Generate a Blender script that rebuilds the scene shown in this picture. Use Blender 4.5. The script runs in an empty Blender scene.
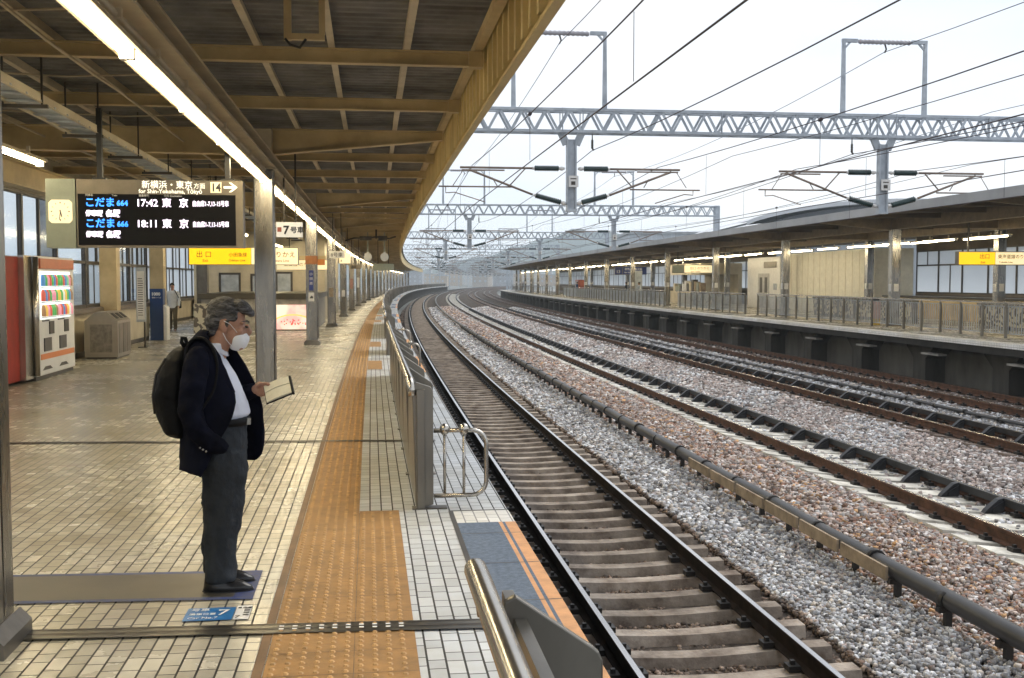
import bpy, bmesh, math, random
import numpy as np
from mathutils import Vector, Matrix
random.seed(7); np.random.seed(7)
sin, cos, pi, rad = math.sin, math.cos, math.pi, math.radians
sc = bpy.context.scene
# ------------------------------------------------------------ camera
F = 1080.0; CH = 1.76; R = 2580.0
PSI = math.atan((512-366)/F); PITCH = math.atan((339-281)/F)
cam = bpy.data.objects.new('camera', bpy.data.cameras.new('camera'))
sc.collection.objects.link(cam)
cam.data.sensor_width = 36; cam.data.lens = F/1024*36
cam.data.clip_start = 0.1; cam.data.clip_end = 12000
cam.location = (0, 0, CH); cam.rotation_euler = (pi/2-PITCH, 0, -PSI)
sc.camera = cam
# ------------------------------------------------------------ world: bright overcast sky
w = bpy.data.worlds.new('World'); sc.world = w; w.use_nodes = True
nt = w.node_tree; nt.nodes.clear()
N = nt.nodes.new; L = nt.links.new
out = N('ShaderNodeOutputWorld'); mx = N('ShaderNodeMixShader'); mx.inputs[0].default_value = 0.9
sky = N('ShaderNodeTexSky'); sky.sky_type = 'NISHITA'; sky.sun_disc = False
SUN_EL, SUN_ROT = rad(50), rad(60)
sky.sun_elevation = SUN_EL; sky.sun_rotation = SUN_ROT
b1 = N('ShaderNodeBackground'); b1.inputs[1].default_value = 0.1
b2 = N('ShaderNodeBackground'); b2.inputs[1].default_value = .81
tc = N('ShaderNodeTexCoord'); mp = N('ShaderNodeMapping'); mp.inputs['Scale'].default_value = (1, 1, 3.0)
nz = N('ShaderNodeTexNoise'); nz.inputs['Scale'].default_value = 2.2; nz.inputs['Detail'].default_value = 5
cr = N('ShaderNodeValToRGB')
cr.color_ramp.elements[0].position = 0.3; cr.color_ramp.elements[0].color = (0.78, 0.87, 1.0, 1)
cr.color_ramp.elements[1].position = 0.62; cr.color_ramp.elements[1].color = (1.0, 1.0, 1.02, 1)
L(tc.outputs['Generated'], mp.inputs[0]); L(mp.outputs[0], nz.inputs[0]); L(nz.outputs[0], cr.inputs[0]); L(cr.outputs[0], b2.inputs[0])
L(sky.outputs[0], b1.inputs[0]); L(b1.outputs[0], mx.inputs[1]); L(b2.outputs[0], mx.inputs[2]); L(mx.outputs[0], out.inputs[0])
# ------------------------------------------------------------ sun, veiled by cloud
sl = bpy.data.lights.new('sun', 'SUN'); sl.energy = 1.35; sl.angle = rad(28); sl.color = (1, 0.97, 0.92)
sun = bpy.data.objects.new('sun', sl); sc.collection.objects.link(sun)
sdir = Vector((sin(SUN_ROT)*cos(SUN_EL), cos(SUN_ROT)*cos(SUN_EL), sin(SUN_EL)))
sun.rotation_euler = (-sdir).to_track_quat('-Z', 'Y').to_euler()
sc.view_settings.view_transform = 'Standard'; sc.view_settings.look = 'None'
sc.view_settings.gamma = 1; sc.view_settings.exposure = 0.58
sc.cycles.max_bounces = 6; sc.cycles.diffuse_bounces = 5; sc.cycles.glossy_bounces = 3
sc.cycles.transmission_bounces = 4; sc.cycles.transparent_max_bounces = 12; sc.cycles.volume_bounces = 4
sc.cycles.sample_clamp_indirect = 3; sc.cycles.sample_clamp_direct = 16

# ------------------------------------------------------------ helpers
def P(s, d, z=0.0):
    t = s/R
    return Vector((R-(R-d)*cos(t), (R-d)*sin(t), z))

class MB:
    def __init__(m): m.v = []; m.f = []; m.uv = []; m.mi = []; m.cur = 0; m.sm = []; m.smooth = False
    def face(m, idx, uv=None):
        m.f.append(list(idx)); m.uv.append(uv); m.mi.append(m.cur); m.sm.append(m.smooth)
    def add(m, vs, fs):
        o = len(m.v); m.v += [tuple(v) for v in vs]
        for f in fs: m.face([i+o for i in f])
    def box(m, x0, x1, y0, y1, z0, z1, M=None):
        vs = [Vector((x, y, z)) for z in (z0, z1) for y in (y0, y1) for x in (x0, x1)]
        if M: vs = [M @ v for v in vs]
        m.add(vs, [(0,2,3,1),(4,5,7,6),(0,1,5,4),(1,3,7,5),(3,2,6,7),(2,0,4,6)])
    def bar(m, a, b, w, h=None, up=Vector((0,0,1))):
        a, b = Vector(a), Vector(b); h = h or w; t = (b-a).normalized()
        x = t.cross(up)
        if x.length < 1e-4: x = t.cross(Vector((1,0,0)))
        x.normalize(); y = x.cross(t)
        vs = [p + x*sx*w/2 + y*sy*h/2 for p in (a, b) for sx, sy in ((-1,-1),(1,-1),(1,1),(-1,1))]
        m.add(vs, [(0,3,2,1),(4,5,6,7),(0,1,5,4),(1,2,6,5),(2,3,7,6),(3,0,4,7)])
    def tube(m, pts, r, n=8, caps=True):
        pts = [Vector(p) for p in pts]; k = len(pts); rr = r if isinstance(r, (list, tuple)) else [r]*k
        rings = []; o = len(m.v); prev = None; s0 = m.smooth; m.smooth = True
        for i, p in enumerate(pts):
            t = (pts[min(i+1, k-1)]-pts[max(i-1, 0)]).normalized()
            if prev is None:
                x = t.cross(Vector((0,0,1)))
                if x.length < 1e-3: x = t.cross(Vector((0,1,0)))
            else: x = prev - t*prev.dot(t)
            x.normalize(); prev = x; y = t.cross(x)
            for j in range(n):
                a = 2*pi*j/n; m.v.append(tuple(p + (x*cos(a)+y*sin(a))*rr[i]))
        for i in range(k-1):
            for j in range(n):
                a, b = o+i*n+j, o+i*n+(j+1) % n
                m.face([a, b, b+n, a+n])
        m.smooth = False
        if caps: m.face([o+j for j in range(n)][::-1]); m.face([o+(k-1)*n+j for j in range(n)])
        m.smooth = s0
    def prism(m, poly, y0, y1, axis='y', M=None):
        """poly in (x,z) swept along y"""
        n = len(poly); vs = []
        for y in (y0, y1):
            for (a, b) in poly:
                v = Vector((a, y, b)) if axis == 'y' else (Vector((y, a, b)) if axis == 'x' else Vector((a, b, y)))
                vs.append(M @ v if M else v)
        m.add(vs, [tuple(range(n)), tuple(range(2*n-1, n-1, -1))] + [(i, i+n, (i+1) % n+n, (i+1) % n) for i in range(n)])
    def arc(m, prof, s0, s1, ds=5.0, closed=False, caps=False):
        """profile [(d,z)] swept along the curve; uv = (running width, s)"""
        k = max(1, int(math.ceil((s1-s0)/ds))); n = len(prof); o = len(m.v)
        us = [prof[0][0]]
        for i in range(1, n): us.append(us[-1]+math.hypot(prof[i][0]-prof[i-1][0], prof[i][1]-prof[i-1][1]))
        us.append(us[-1]+math.hypot(prof[0][0]-prof[-1][0], prof[0][1]-prof[-1][1]))
        for i in range(k+1):
            s = s0+(s1-s0)*i/k
            for d, z in prof: m.v.append(tuple(P(s, d, z)))
        for i in range(k):
            sa, sb = s0+(s1-s0)*i/k, s0+(s1-s0)*(i+1)/k
            for j in range(n if closed else n-1):
                j2 = (j+1) % n
                m.face([o+i*n+j, o+i*n+j2, o+(i+1)*n+j2, o+(i+1)*n+j], [(us[j], sa), (us[j+1], sa), (us[j+1], sb), (us[j], sb)])
        if caps and closed:
            m.face([o+j for j in range(n)][::-1]); m.face([o+k*n+j for j in range(n)])
    def build(m, name, mats, parent=None, world=False, smooth=None):
        me = bpy.data.meshes.new(name); me.from_pydata(m.v, [], m.f)
        if not isinstance(mats, (list, tuple)): mats = [mats]
        for x in mats: me.materials.append(x)
        if len(mats) > 1 or m.cur: me.polygons.foreach_set('material_index', m.mi)
        me.polygons.foreach_set('use_smooth', m.sm if smooth is None else [smooth]*len(m.f))
        if any(u is not None for u in m.uv):
            ul = me.uv_layers.new(name='UVMap'); arr = []
            for f, u in zip(m.f, m.uv):
                arr += [c for q in (u if u else [(0, 0)]*len(f)) for c in q]
            ul.data.foreach_set('uv', arr)
        me.update()
        o = bpy.data.objects.new(name, me); sc.collection.objects.link(o)
        if parent:
            o.parent = parent
            if world: o.matrix_parent_inverse = Matrix.LocRotScale(parent.location, parent.rotation_euler, None).inverted()
        return o

def split_build(m, name, mt, parent=None, world=False):
    par = list(range(len(m.v)))
    def find(a):
        while par[a] != a: par[a] = par[par[a]]; a = par[a]
        return a
    for f in m.f:
        for q in f[1:]: par[find(q)] = find(f[0])
    groups = {}
    for k, f in enumerate(m.f): groups.setdefault(find(f[0]), []).append(k)
    for fs in groups.values():
        n = MB(); idx = {}
        for k in fs:
            for q in m.f[k]:
                if q not in idx: idx[q] = len(n.v); n.v.append(m.v[q])
            n.smooth = m.sm[k]; n.face([idx[q] for q in m.f[k]])
        n.build(name, mt, parent, world)
def fix_normals(o):
    b = bmesh.new(); b.from_mesh(o.data); bmesh.ops.recalc_face_normals(b, faces=b.faces); b.to_mesh(o.data); b.free(); return o
def tag(o, label=None, cat=None, group=None, kind=None):
    if label: o['label'] = label
    if cat: o['category'] = cat
    if group: o['group'] = group
    if kind: o['kind'] = kind
    return o
def thing(name, label, cat, loc=(0,0,0), rz=0, group=None):
    o = bpy.data.objects.new(name, None); sc.collection.objects.link(o); o.empty_display_size = .2
    o.location = loc; o.rotation_euler = (0, 0, rz)
    return tag(o, label, cat, group)
def at(s, d, z=0, extra=0): return dict(loc=P(s, d, z), rz=-s/R+extra)
def dup(root, loc=None, rz=None, label=None, group=None):
    r = root.copy(); sc.collection.objects.link(r)
    if loc is not None: r.location = loc
    if rz is not None: r.rotation_euler = (0, 0, rz)
    if label: r['label'] = label
    if group: r['group'] = group
    for ch in list(root.children):
        c = ch.copy(); sc.collection.objects.link(c); c.parent = r
        for g in list(ch.children):
            e = g.copy(); sc.collection.objects.link(e); e.parent = c
    return r
ONES = 'zeroth first second third fourth fifth sixth seventh eighth ninth tenth eleventh twelfth thirteenth fourteenth fifteenth sixteenth seventeenth eighteenth nineteenth'.split()
TENS = {2: 'twent', 3: 'thirt', 4: 'fort', 5: 'fift', 6: 'sixt', 7: 'sevent', 8: 'eight', 9: 'ninet'}
def nth(n):
    if n < 20: return ONES[n]
    if n >= 100: return 'hundred and ' + nth(n-100) if n > 100 else 'hundredth'
    t = TENS[n//10]
    return t+'ieth' if n % 10 == 0 else t+'y-'+ONES[n % 10]

# ------------------------------------------------------------ materials
def mat(name, col, rough=.6, metal=0, var=.15, scale=4, bump=0, bscale=None, spec=.5, emit=None, estr=1, stretch=(1,1,1), dirt=None, rvar=0, coat=0):
    m = bpy.data.materials.new(name); m.use_nodes = True; t = m.node_tree; p = t.nodes['Principled BSDF']
    p.inputs['Roughness'].default_value = rough; p.inputs['Metallic'].default_value = metal
    if rough >= .7 and spec == .5: spec = .2
    p.inputs['Specular IOR Level'].default_value = spec; p.inputs['Base Color'].default_value = (*col, 1)
    p.inputs['Coat Weight'].default_value = coat
    if emit: p.inputs['Emission Color'].default_value = (*emit, 1); p.inputs['Emission Strength'].default_value = estr
    if var or bump or rvar:
        tc = t.nodes.new('ShaderNodeTexCoord'); mp = t.nodes.new('ShaderNodeMapping'); mp.inputs['Scale'].default_value = stretch
        nz = t.nodes.new('ShaderNodeTexNoise'); nz.inputs['Scale'].default_value = scale; nz.inputs['Detail'].default_value = 6; nz.inputs['Roughness'].default_value = .62
        t.links.new(tc.outputs['Object'], mp.inputs[0]); t.links.new(mp.outputs[0], nz.inputs[0])
        cr = t.nodes.new('ShaderNodeValToRGB'); c2 = dirt or tuple(c*(1-var*2.2) for c in col)
        cr.color_ramp.elements[0].position = .3; cr.color_ramp.elements[0].color = (*[max(0, c) for c in c2], 1)
        cr.color_ramp.elements[1].position = .68; cr.color_ramp.elements[1].color = (*[min(1, c*(1+var*.6)) for c in col], 1)
        t.links.new(nz.outputs[0], cr.inputs[0]); t.links.new(cr.outputs[0], p.inputs['Base Color'])
        if rvar:
            mr = t.nodes.new('ShaderNodeMapRange'); mr.inputs[3].default_value = rough-rvar; mr.inputs[4].default_value = rough+rvar
            t.links.new(nz.outputs[0], mr.inputs[0]); t.links.new(mr.outputs[0], p.inputs['Roughness'])
        if bump:
            n2 = t.nodes.new('ShaderNodeTexNoise'); n2.inputs['Scale'].default_value = bscale or scale*6; n2.inputs['Detail'].default_value = 4
            t.links.new(mp.outputs[0], n2.inputs[0])
            bp = t.nodes.new('ShaderNodeBump'); bp.inputs['Strength'].default_value = bump; bp.inputs['Distance'].default_value = .02
            t.links.new(n2.outputs[0], bp.inputs['Height']); t.links.new(bp.outputs[0], p.inputs['Normal'])
    return m

def tile_mat(name, ca, cb, grout, wid=.0865, per=.28, frac=.61, rough=.3, skew=False):
    m = bpy.data.materials.new(name); m.use_nodes = True; t = m.node_tree; p = t.nodes['Principled BSDF']; nd = t.nodes.new; ln = t.links.new
    def M(op, a, b=None, c=None):
        n = nd('ShaderNodeMath'); n.operation = op
        for i, x in enumerate((a, b, c)):
            if x is None: continue
            if isinstance(x, (int, float)): n.inputs[i].default_value = x
            else: ln(x, n.inputs[i])
        return n.outputs[0]
    uv = nd('ShaderNodeUVMap'); uv.uv_map = 'UVMap'; sp = nd('ShaderNodeSeparateXYZ'); ln(uv.outputs[0], sp.inputs[0])
    u = M('DIVIDE', sp.outputs[0], wid); iu = M('FLOOR', u); fu = M('SUBTRACT', u, iu)
    wn = nd('ShaderNodeTexWhiteNoise'); wn.noise_dimensions = '1D'; ln(iu, wn.inputs['W'])
    v = M('ADD', M('DIVIDE', sp.outputs[1], per), M('MULTIPLY', wn.outputs[0], 9.3)); iv = M('FLOOR', v); fv = M('SUBTRACT', v, iv)
    lng = M('GREATER_THAN', fv, frac)
    g1 = M('LESS_THAN', fu, .12); g2 = M('LESS_THAN', fv, .030); g3 = M('COMPARE', fv, frac, .015)
    g = M('MINIMUM', M('ADD', M('ADD', g1, M('MULTIPLY', g2, .95)), M('MULTIPLY', g3, .95)), 1.0)
    cb_ = nd('ShaderNodeCombineXYZ'); ln(iu, cb_.inputs[0]); ln(M('ADD', iv, M('MULTIPLY', lng, .5)), cb_.inputs[1])
    w2 = nd('ShaderNodeTexWhiteNoise'); w2.noise_dimensions = '3D'; ln(cb_.outputs[0], w2.inputs['Vector'])
    mix = nd('ShaderNodeMix'); mix.data_type = 'RGBA'; ln(w2.outputs[0], mix.inputs[0]); mix.inputs[6].default_value = (*ca, 1); mix.inputs[7].default_value = (*cb, 1)
    nz = nd('ShaderNodeTexNoise'); nz.inputs['Scale'].default_value = .55; nz.inputs['Detail'].default_value = 7; nz.inputs['Roughness'].default_value = .7; ln(uv.outputs[0], nz.inputs[0])
    dr = nd('ShaderNodeMix'); dr.data_type = 'RGBA'; dr.blend_type = 'MULTIPLY'
    rp = nd('ShaderNodeValToRGB'); rp.color_ramp.elements[0].position = .35; rp.color_ramp.elements[0].color = (.72, .68, .6, 1); rp.color_ramp.elements[1].position = .6; rp.color_ramp.elements[1].color = (1, 1, 1, 1)
    ln(nz.outputs[0], rp.inputs[0]); dr.inputs[0].default_value = 1; ln(mix.outputs[2], dr.inputs[6]); ln(rp.outputs[0], dr.inputs[7])
    n3 = nd('ShaderNodeTexNoise'); n3.inputs['Scale'].default_value = 60; n3.inputs['Detail'].default_value = 4; ln(uv.outputs[0], n3.inputs[0])
    gr = nd('ShaderNodeMix'); gr.data_type = 'RGBA'; ln(g, gr.inputs[0]); ln(dr.outputs[2], gr.inputs[6]); gr.inputs[7].default_value = (*grout, 1)
    ln(gr.outputs[2], p.inputs['Base Color'])
    rr = nd('ShaderNodeMapRange'); rr.inputs[3].default_value = rough-.09; rr.inputs[4].default_value = rough+.16; ln(nz.outputs[0], rr.inputs[0])
    ln(M('ADD', M('ADD', rr.outputs[0], M('MULTIPLY', g, .4)), M('MULTIPLY', w2.outputs[0], .03)), p.inputs['Roughness'])
    bp = nd('ShaderNodeBump'); bp.inputs['Strength'].default_value = .35; bp.inputs['Distance'].default_value = .003
    ln(M('ADD', M('SUBTRACT', 1.0, g), M('MULTIPLY', n3.outputs[0], .25)), bp.inputs['Height']); ln(bp.outputs[0], p.inputs['Normal'])
    return m

def glass_mat(name, tint=(.85, .92, .95), rough=.03, clear=.85):
    m = bpy.data.materials.new(name); m.use_nodes = True; t = m.node_tree; t.nodes.clear()
    o = t.nodes.new('ShaderNodeOutputMaterial'); a = t.nodes.new('ShaderNodeBsdfTransparent'); a.inputs[0].default_value = (*tint, 1)
    g = t.nodes.new('ShaderNodeBsdfGlossy'); g.inputs['Roughness'].default_value = rough; x = t.nodes.new('ShaderNodeMixShader'); x.inputs[0].default_value = 1-clear
    t.links.new(a.outputs[0], x.inputs[1]); t.links.new(g.outputs[0], x.inputs[2]); t.links.new(x.outputs[0], o.inputs[0]); return m

M_tile = tile_mat('cream tile', (.43, .405, .33), (.58, .55, .46), (.016, .013, .009), rough=.21)
M_tilew = tile_mat('pale grey tile', (.50, .525, .55), (.66, .685, .71), (.035, .033, .03), rough=.42)
M_tact = mat('ochre tactile paving', (.345, .185, .06), .6, var=.2, scale=5, bump=.1, dirt=(.22, .125, .045))
M_tactd = mat('ochre stud', (.58, .35, .14), .5, var=.2, scale=9)
M_tactb = mat('brown edging', (.20, .12, .06), .6)
M_joint = mat('metal joint strip', (.12, .11, .09), .33, .7, var=.25, scale=6, rvar=.1)
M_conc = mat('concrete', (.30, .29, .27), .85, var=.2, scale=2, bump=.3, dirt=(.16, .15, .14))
M_concd = mat('shade dark concrete', (.035, .033, .03), .9, var=.3, scale=1.2, bump=.3, dirt=(.015, .014, .013))  # near-black: shade under the platform slabs put into the colour
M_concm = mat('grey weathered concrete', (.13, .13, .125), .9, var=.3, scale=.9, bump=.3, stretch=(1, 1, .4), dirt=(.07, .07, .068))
M_edge = tile_mat('white edge tile', (.74, .74, .72), (.82, .82, .80), (.3, .29, .28), rough=.5)
M_steel = mat('brushed stainless', (.36, .345, .32), .27, 1.0, var=.16, scale=1.6, stretch=(3, 3, .4), bump=.04, rvar=.08, dirt=(.21, .20, .18))
M_rail_ss = mat('polished steel tube', (.50, .47, .42), .24, .95, var=.06, scale=3)
M_panel = mat('dull steel panel', (.24, .22, .19), .42, .75, var=.25, scale=2.5, stretch=(1, 1, .6), rvar=.1)
M_beam = mat('tan painted steel', (.56, .44, .24), .5, var=.14, scale=1.3, bump=.08, dirt=(.36, .27, .14))
M_fascia = mat('ochre ribbed fascia', (.70, .56, .27), .5, var=.15, scale=1.0, dirt=(.50, .38, .17), bump=.05)
M_girder = mat('cream painted girder', (.58, .50, .36), .5, var=.14, scale=1.2, dirt=(.40, .33, .22))
M_roofu = mat('dark corrugated roof lining', (.21, .205, .20), .75, var=.25, scale=1.4, dirt=(.10, .095, .09), bump=.1)
M_white = mat('white enamel', (.72, .71, .68), .4, var=.06)
M_cream = mat('cream wall', (.56, .50, .37), .6, var=.12, scale=1.2, dirt=(.42, .36, .25))
M_dark = mat('dark bronze frame', (.07, .062, .052), .45, .3, var=.2)
M_black = mat('black rubber', (.02, .02, .02), .5, var=.2)
M_gal = mat('galvanised steel', (.42, .46, .50), .5, .15, var=.2, scale=3, dirt=(.27, .30, .34))
M_ins = mat('dark glazed insulator', (.018, .045, .045), .25, var=.2)
M_tubeb = mat('brown weathered tube', (.27, .21, .17), .55, .3, var=.2)
M_wire = mat('copper contact wire', (.07, .055, .06), .5, .5, var=.1)
M_railh = mat('polished rail head', (.62, .61, .60), .2, 1, var=.1, scale=20, stretch=(1, .02, 1))
M_rails = mat('rusty rail web', (.115, .058, .036), .75, var=.35, scale=6, dirt=(.05, .03, .022), bump=.2)
M_raild = mat('oily rail side', (.022, .015, .012), .8, .0, spec=.1, var=.3, scale=6)
M_guard = mat('black guard angle', (.022, .023, .027), .5, .2, var=.25, scale=4)
M_sleepb = mat('brown stained sleeper', (.38, .33, .28), .85, var=.25, scale=3.5, bump=.6, dirt=(.13, .10, .08))
M_sleepw = mat('pale concrete sleeper', (.70, .68, .61), .8, var=.2, scale=3, bump=.3, dirt=(.30, .28, .24))
M_sleepg = mat('rust stained sleeper', (.20, .16, .135), .85, var=.3, scale=3, bump=.3, dirt=(.10, .075, .06))
M_clip = mat('black rail clip', (.03, .028, .027), .5, .4, var=.2)
M_pipe = mat('black cable duct', (.035, .035, .038), .45, .1, var=.35, scale=2.5, dirt=(.025, .025, .027))
M_board = mat('tan board', (.34, .27, .19), .7, var=.2, scale=5)
M_yel = mat('yellow lit sign face', (.8, .5, .02), .4, emit=(1, .56, .0), estr=.6, var=0)
M_cremit = mat('cream lit sign face', (.8, .72, .5), .4, emit=(1, .84, .48), estr=.5, var=0)
M_tubee = mat('lit fluorescent tube', (.9, .9, .9), .4, emit=(1, .84, .54), estr=31, var=0)
M_navy = mat('deep blue sign face', (.015, .035, .20), .4, var=.1)
M_blue = mat('blue floor tape', (.03, .05, .17), .6, var=.25, scale=20, dirt=(.07, .08, .12))
M_bluest = mat('blue floor sticker', (.02, .15, .38), .45, var=.1, scale=10)
M_mat = mat('grey brown floor panel', (.085, .075, .058), .42, var=.25, scale=1.4, rvar=.08)
M_slab = mat('blue grey rubber edge slab', (.145, .185, .25), .75, var=.15, scale=30, bump=.4)
M_orange = mat('orange edge paint', (.66, .34, .15), .6, var=.12, scale=8)
M_txtw = mat('white lettering', (.8, .8, .78), .5, var=0)
M_txtb = mat('black lettering', (.02, .02, .02), .5, var=0)
M_txte = mat('cream lit lettering', (.9, .85, .7), .5, emit=(1, .95, .8), estr=.75, var=0)
M_ledw = mat('white led lettering', (.9, .85, .95), .5, emit=(.95, .82, 1), estr=1.5, var=0)
M_ledb = mat('blue led lettering', (.1, .4, .9), .5, emit=(.01, .20, 1), estr=1.5, var=0)
M_ledbk = mat('black led panel', (.004, .004, .006), .6, var=0, spec=.15)
M_brz = mat('bronze sign housing', (.22, .19, .145), .4, .6, var=.1)
M_grgr = mat('grey green metal', (.28, .31, .25), .45, .2, var=.08)
M_glass = glass_mat('window glass')
M_frost = glass_mat('sky whitened window glass', (.95, .97, .99), .1, .93)
def _tl(m):
    t = m.node_tree; o = next(n for n in t.nodes if n.type == 'OUTPUT_MATERIAL'); src = o.inputs[0].links[0].from_socket
    tr = t.nodes.new('ShaderNodeBsdfTranslucent'); tr.inputs[0].default_value = (.92, .95, .97, 1); mx_ = t.nodes.new('ShaderNodeMixShader'); mx_.inputs[0].default_value = .55
    t.links.new(src, mx_.inputs[1]); t.links.new(tr.outputs[0], mx_.inputs[2]); t.links.new(mx_.outputs[0], o.inputs[0])
M_frostd = glass_mat('dusty window glass', (.9, .93, .95), .1, .9)
_tl(M_frost)  # white translucent mix added so these panes look bright with sky

def text(body, size, m, parent, loc, rot=(pi/2, 0, 0), align='LEFT', ext=.002, name='lettering', xs=1.0, world=False, bold=0):
    cu = bpy.data.curves.new('lettering', 'FONT'); cu.body = body; cu.size = size; cu.extrude = ext; cu.align_x = align; cu.resolution_u = 2; cu.offset = bold
    o = bpy.data.objects.new('tmp', cu); sc.collection.objects.link(o)
    dg = bpy.context.evaluated_depsgraph_get(); me = bpy.data.meshes.new_from_object(o.evaluated_get(dg))
    bpy.data.objects.remove(o); bpy.data.curves.remove(cu)
    for v in me.vertices: v.co.x *= xs
    me.materials.clear(); me.materials.append(m); me.name = name
    q = bpy.data.objects.new(name, me); sc.collection.objects.link(q); q.parent = parent; q.location = loc; q.rotation_euler = rot
    return q

def vary(m, lo=.72, hi=1.2):
    t = m.node_tree; p = t.nodes['Principled BSDF']; l = p.inputs['Base Color'].links[0]; src = l.from_socket
    oi = t.nodes.new('ShaderNodeObjectInfo'); mr = t.nodes.new('ShaderNodeMapRange'); mr.inputs[3].default_value = lo; mr.inputs[4].default_value = hi
    vm = t.nodes.new('ShaderNodeVectorMath'); vm.operation = 'SCALE'; t.links.new(oi.outputs['Random'], mr.inputs[0]); t.links.new(src, vm.inputs[0]); t.links.new(mr.outputs[0], vm.inputs['Scale']); t.links.new(vm.outputs[0], p.inputs['Base Color'])
    # also move the stain pattern from copy to copy
    mp = next(n for n in t.nodes if n.type == 'MAPPING'); cx = t.nodes.new('ShaderNodeCombineXYZ'); ml = t.nodes.new('ShaderNodeMath'); ml.operation = 'MULTIPLY'; ml.inputs[1].default_value = 40
    t.links.new(oi.outputs['Random'], ml.inputs[0]); t.links.new(ml.outputs[0], cx.inputs[0]); t.links.new(cx.outputs[0], mp.inputs['Location'])
for q in (M_sleepb, M_sleepw, M_sleepg, M_panel, M_fence_ if 'M_fence_' in globals() else M_steel): vary(q, .78, 1.15)
# ============================================================ SETTING
m = MB(); m.v = [(-900, -100, -1.9), (1800, -100, -1.9), (1800, 2300, -1.9), (-900, 2300, -1.9)]; m.face([0, 1, 2, 3])
tag(m.build('ground', mat('far ground', (.20, .21, .20), .9, var=.3, scale=.02)), 'grey ground stretching away behind the station', kind='structure')

# track bed height as a function of lateral distance
BED = [(1.10, -1.78), (1.75, -1.66), (2.0, -1.53), (3.75, -1.53), (4.4, -1.47), (5.2, -1.42), (6.3, -1.31), (6.95, -1.325), (9.45, -1.56), (10.2, -1.43), (11.0, -1.335), (13.6, -1.58),
       (14.3, -1.45), (14.7, -1.47), (17.2, -1.5), (18.6, -1.55)]
def bed(d): return float(np.interp(d, [b[0] for b in BED], [b[1] for b in BED]))
m = MB(); m.arc([(d, z-.035) for d, z in BED], -3, 900, 6)
M_bed = mat('ballast bed', (.10, .085, .075), 1.0, spec=.05, var=.4, scale=9, bump=1.0, bscale=22, dirt=(.03, .025, .02))  # bed colour darkened to deepen the shade in gaps between stones
tag(m.build('track_bed', M_bed), 'ballasted track bed between the two platforms', kind='structure')

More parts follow.
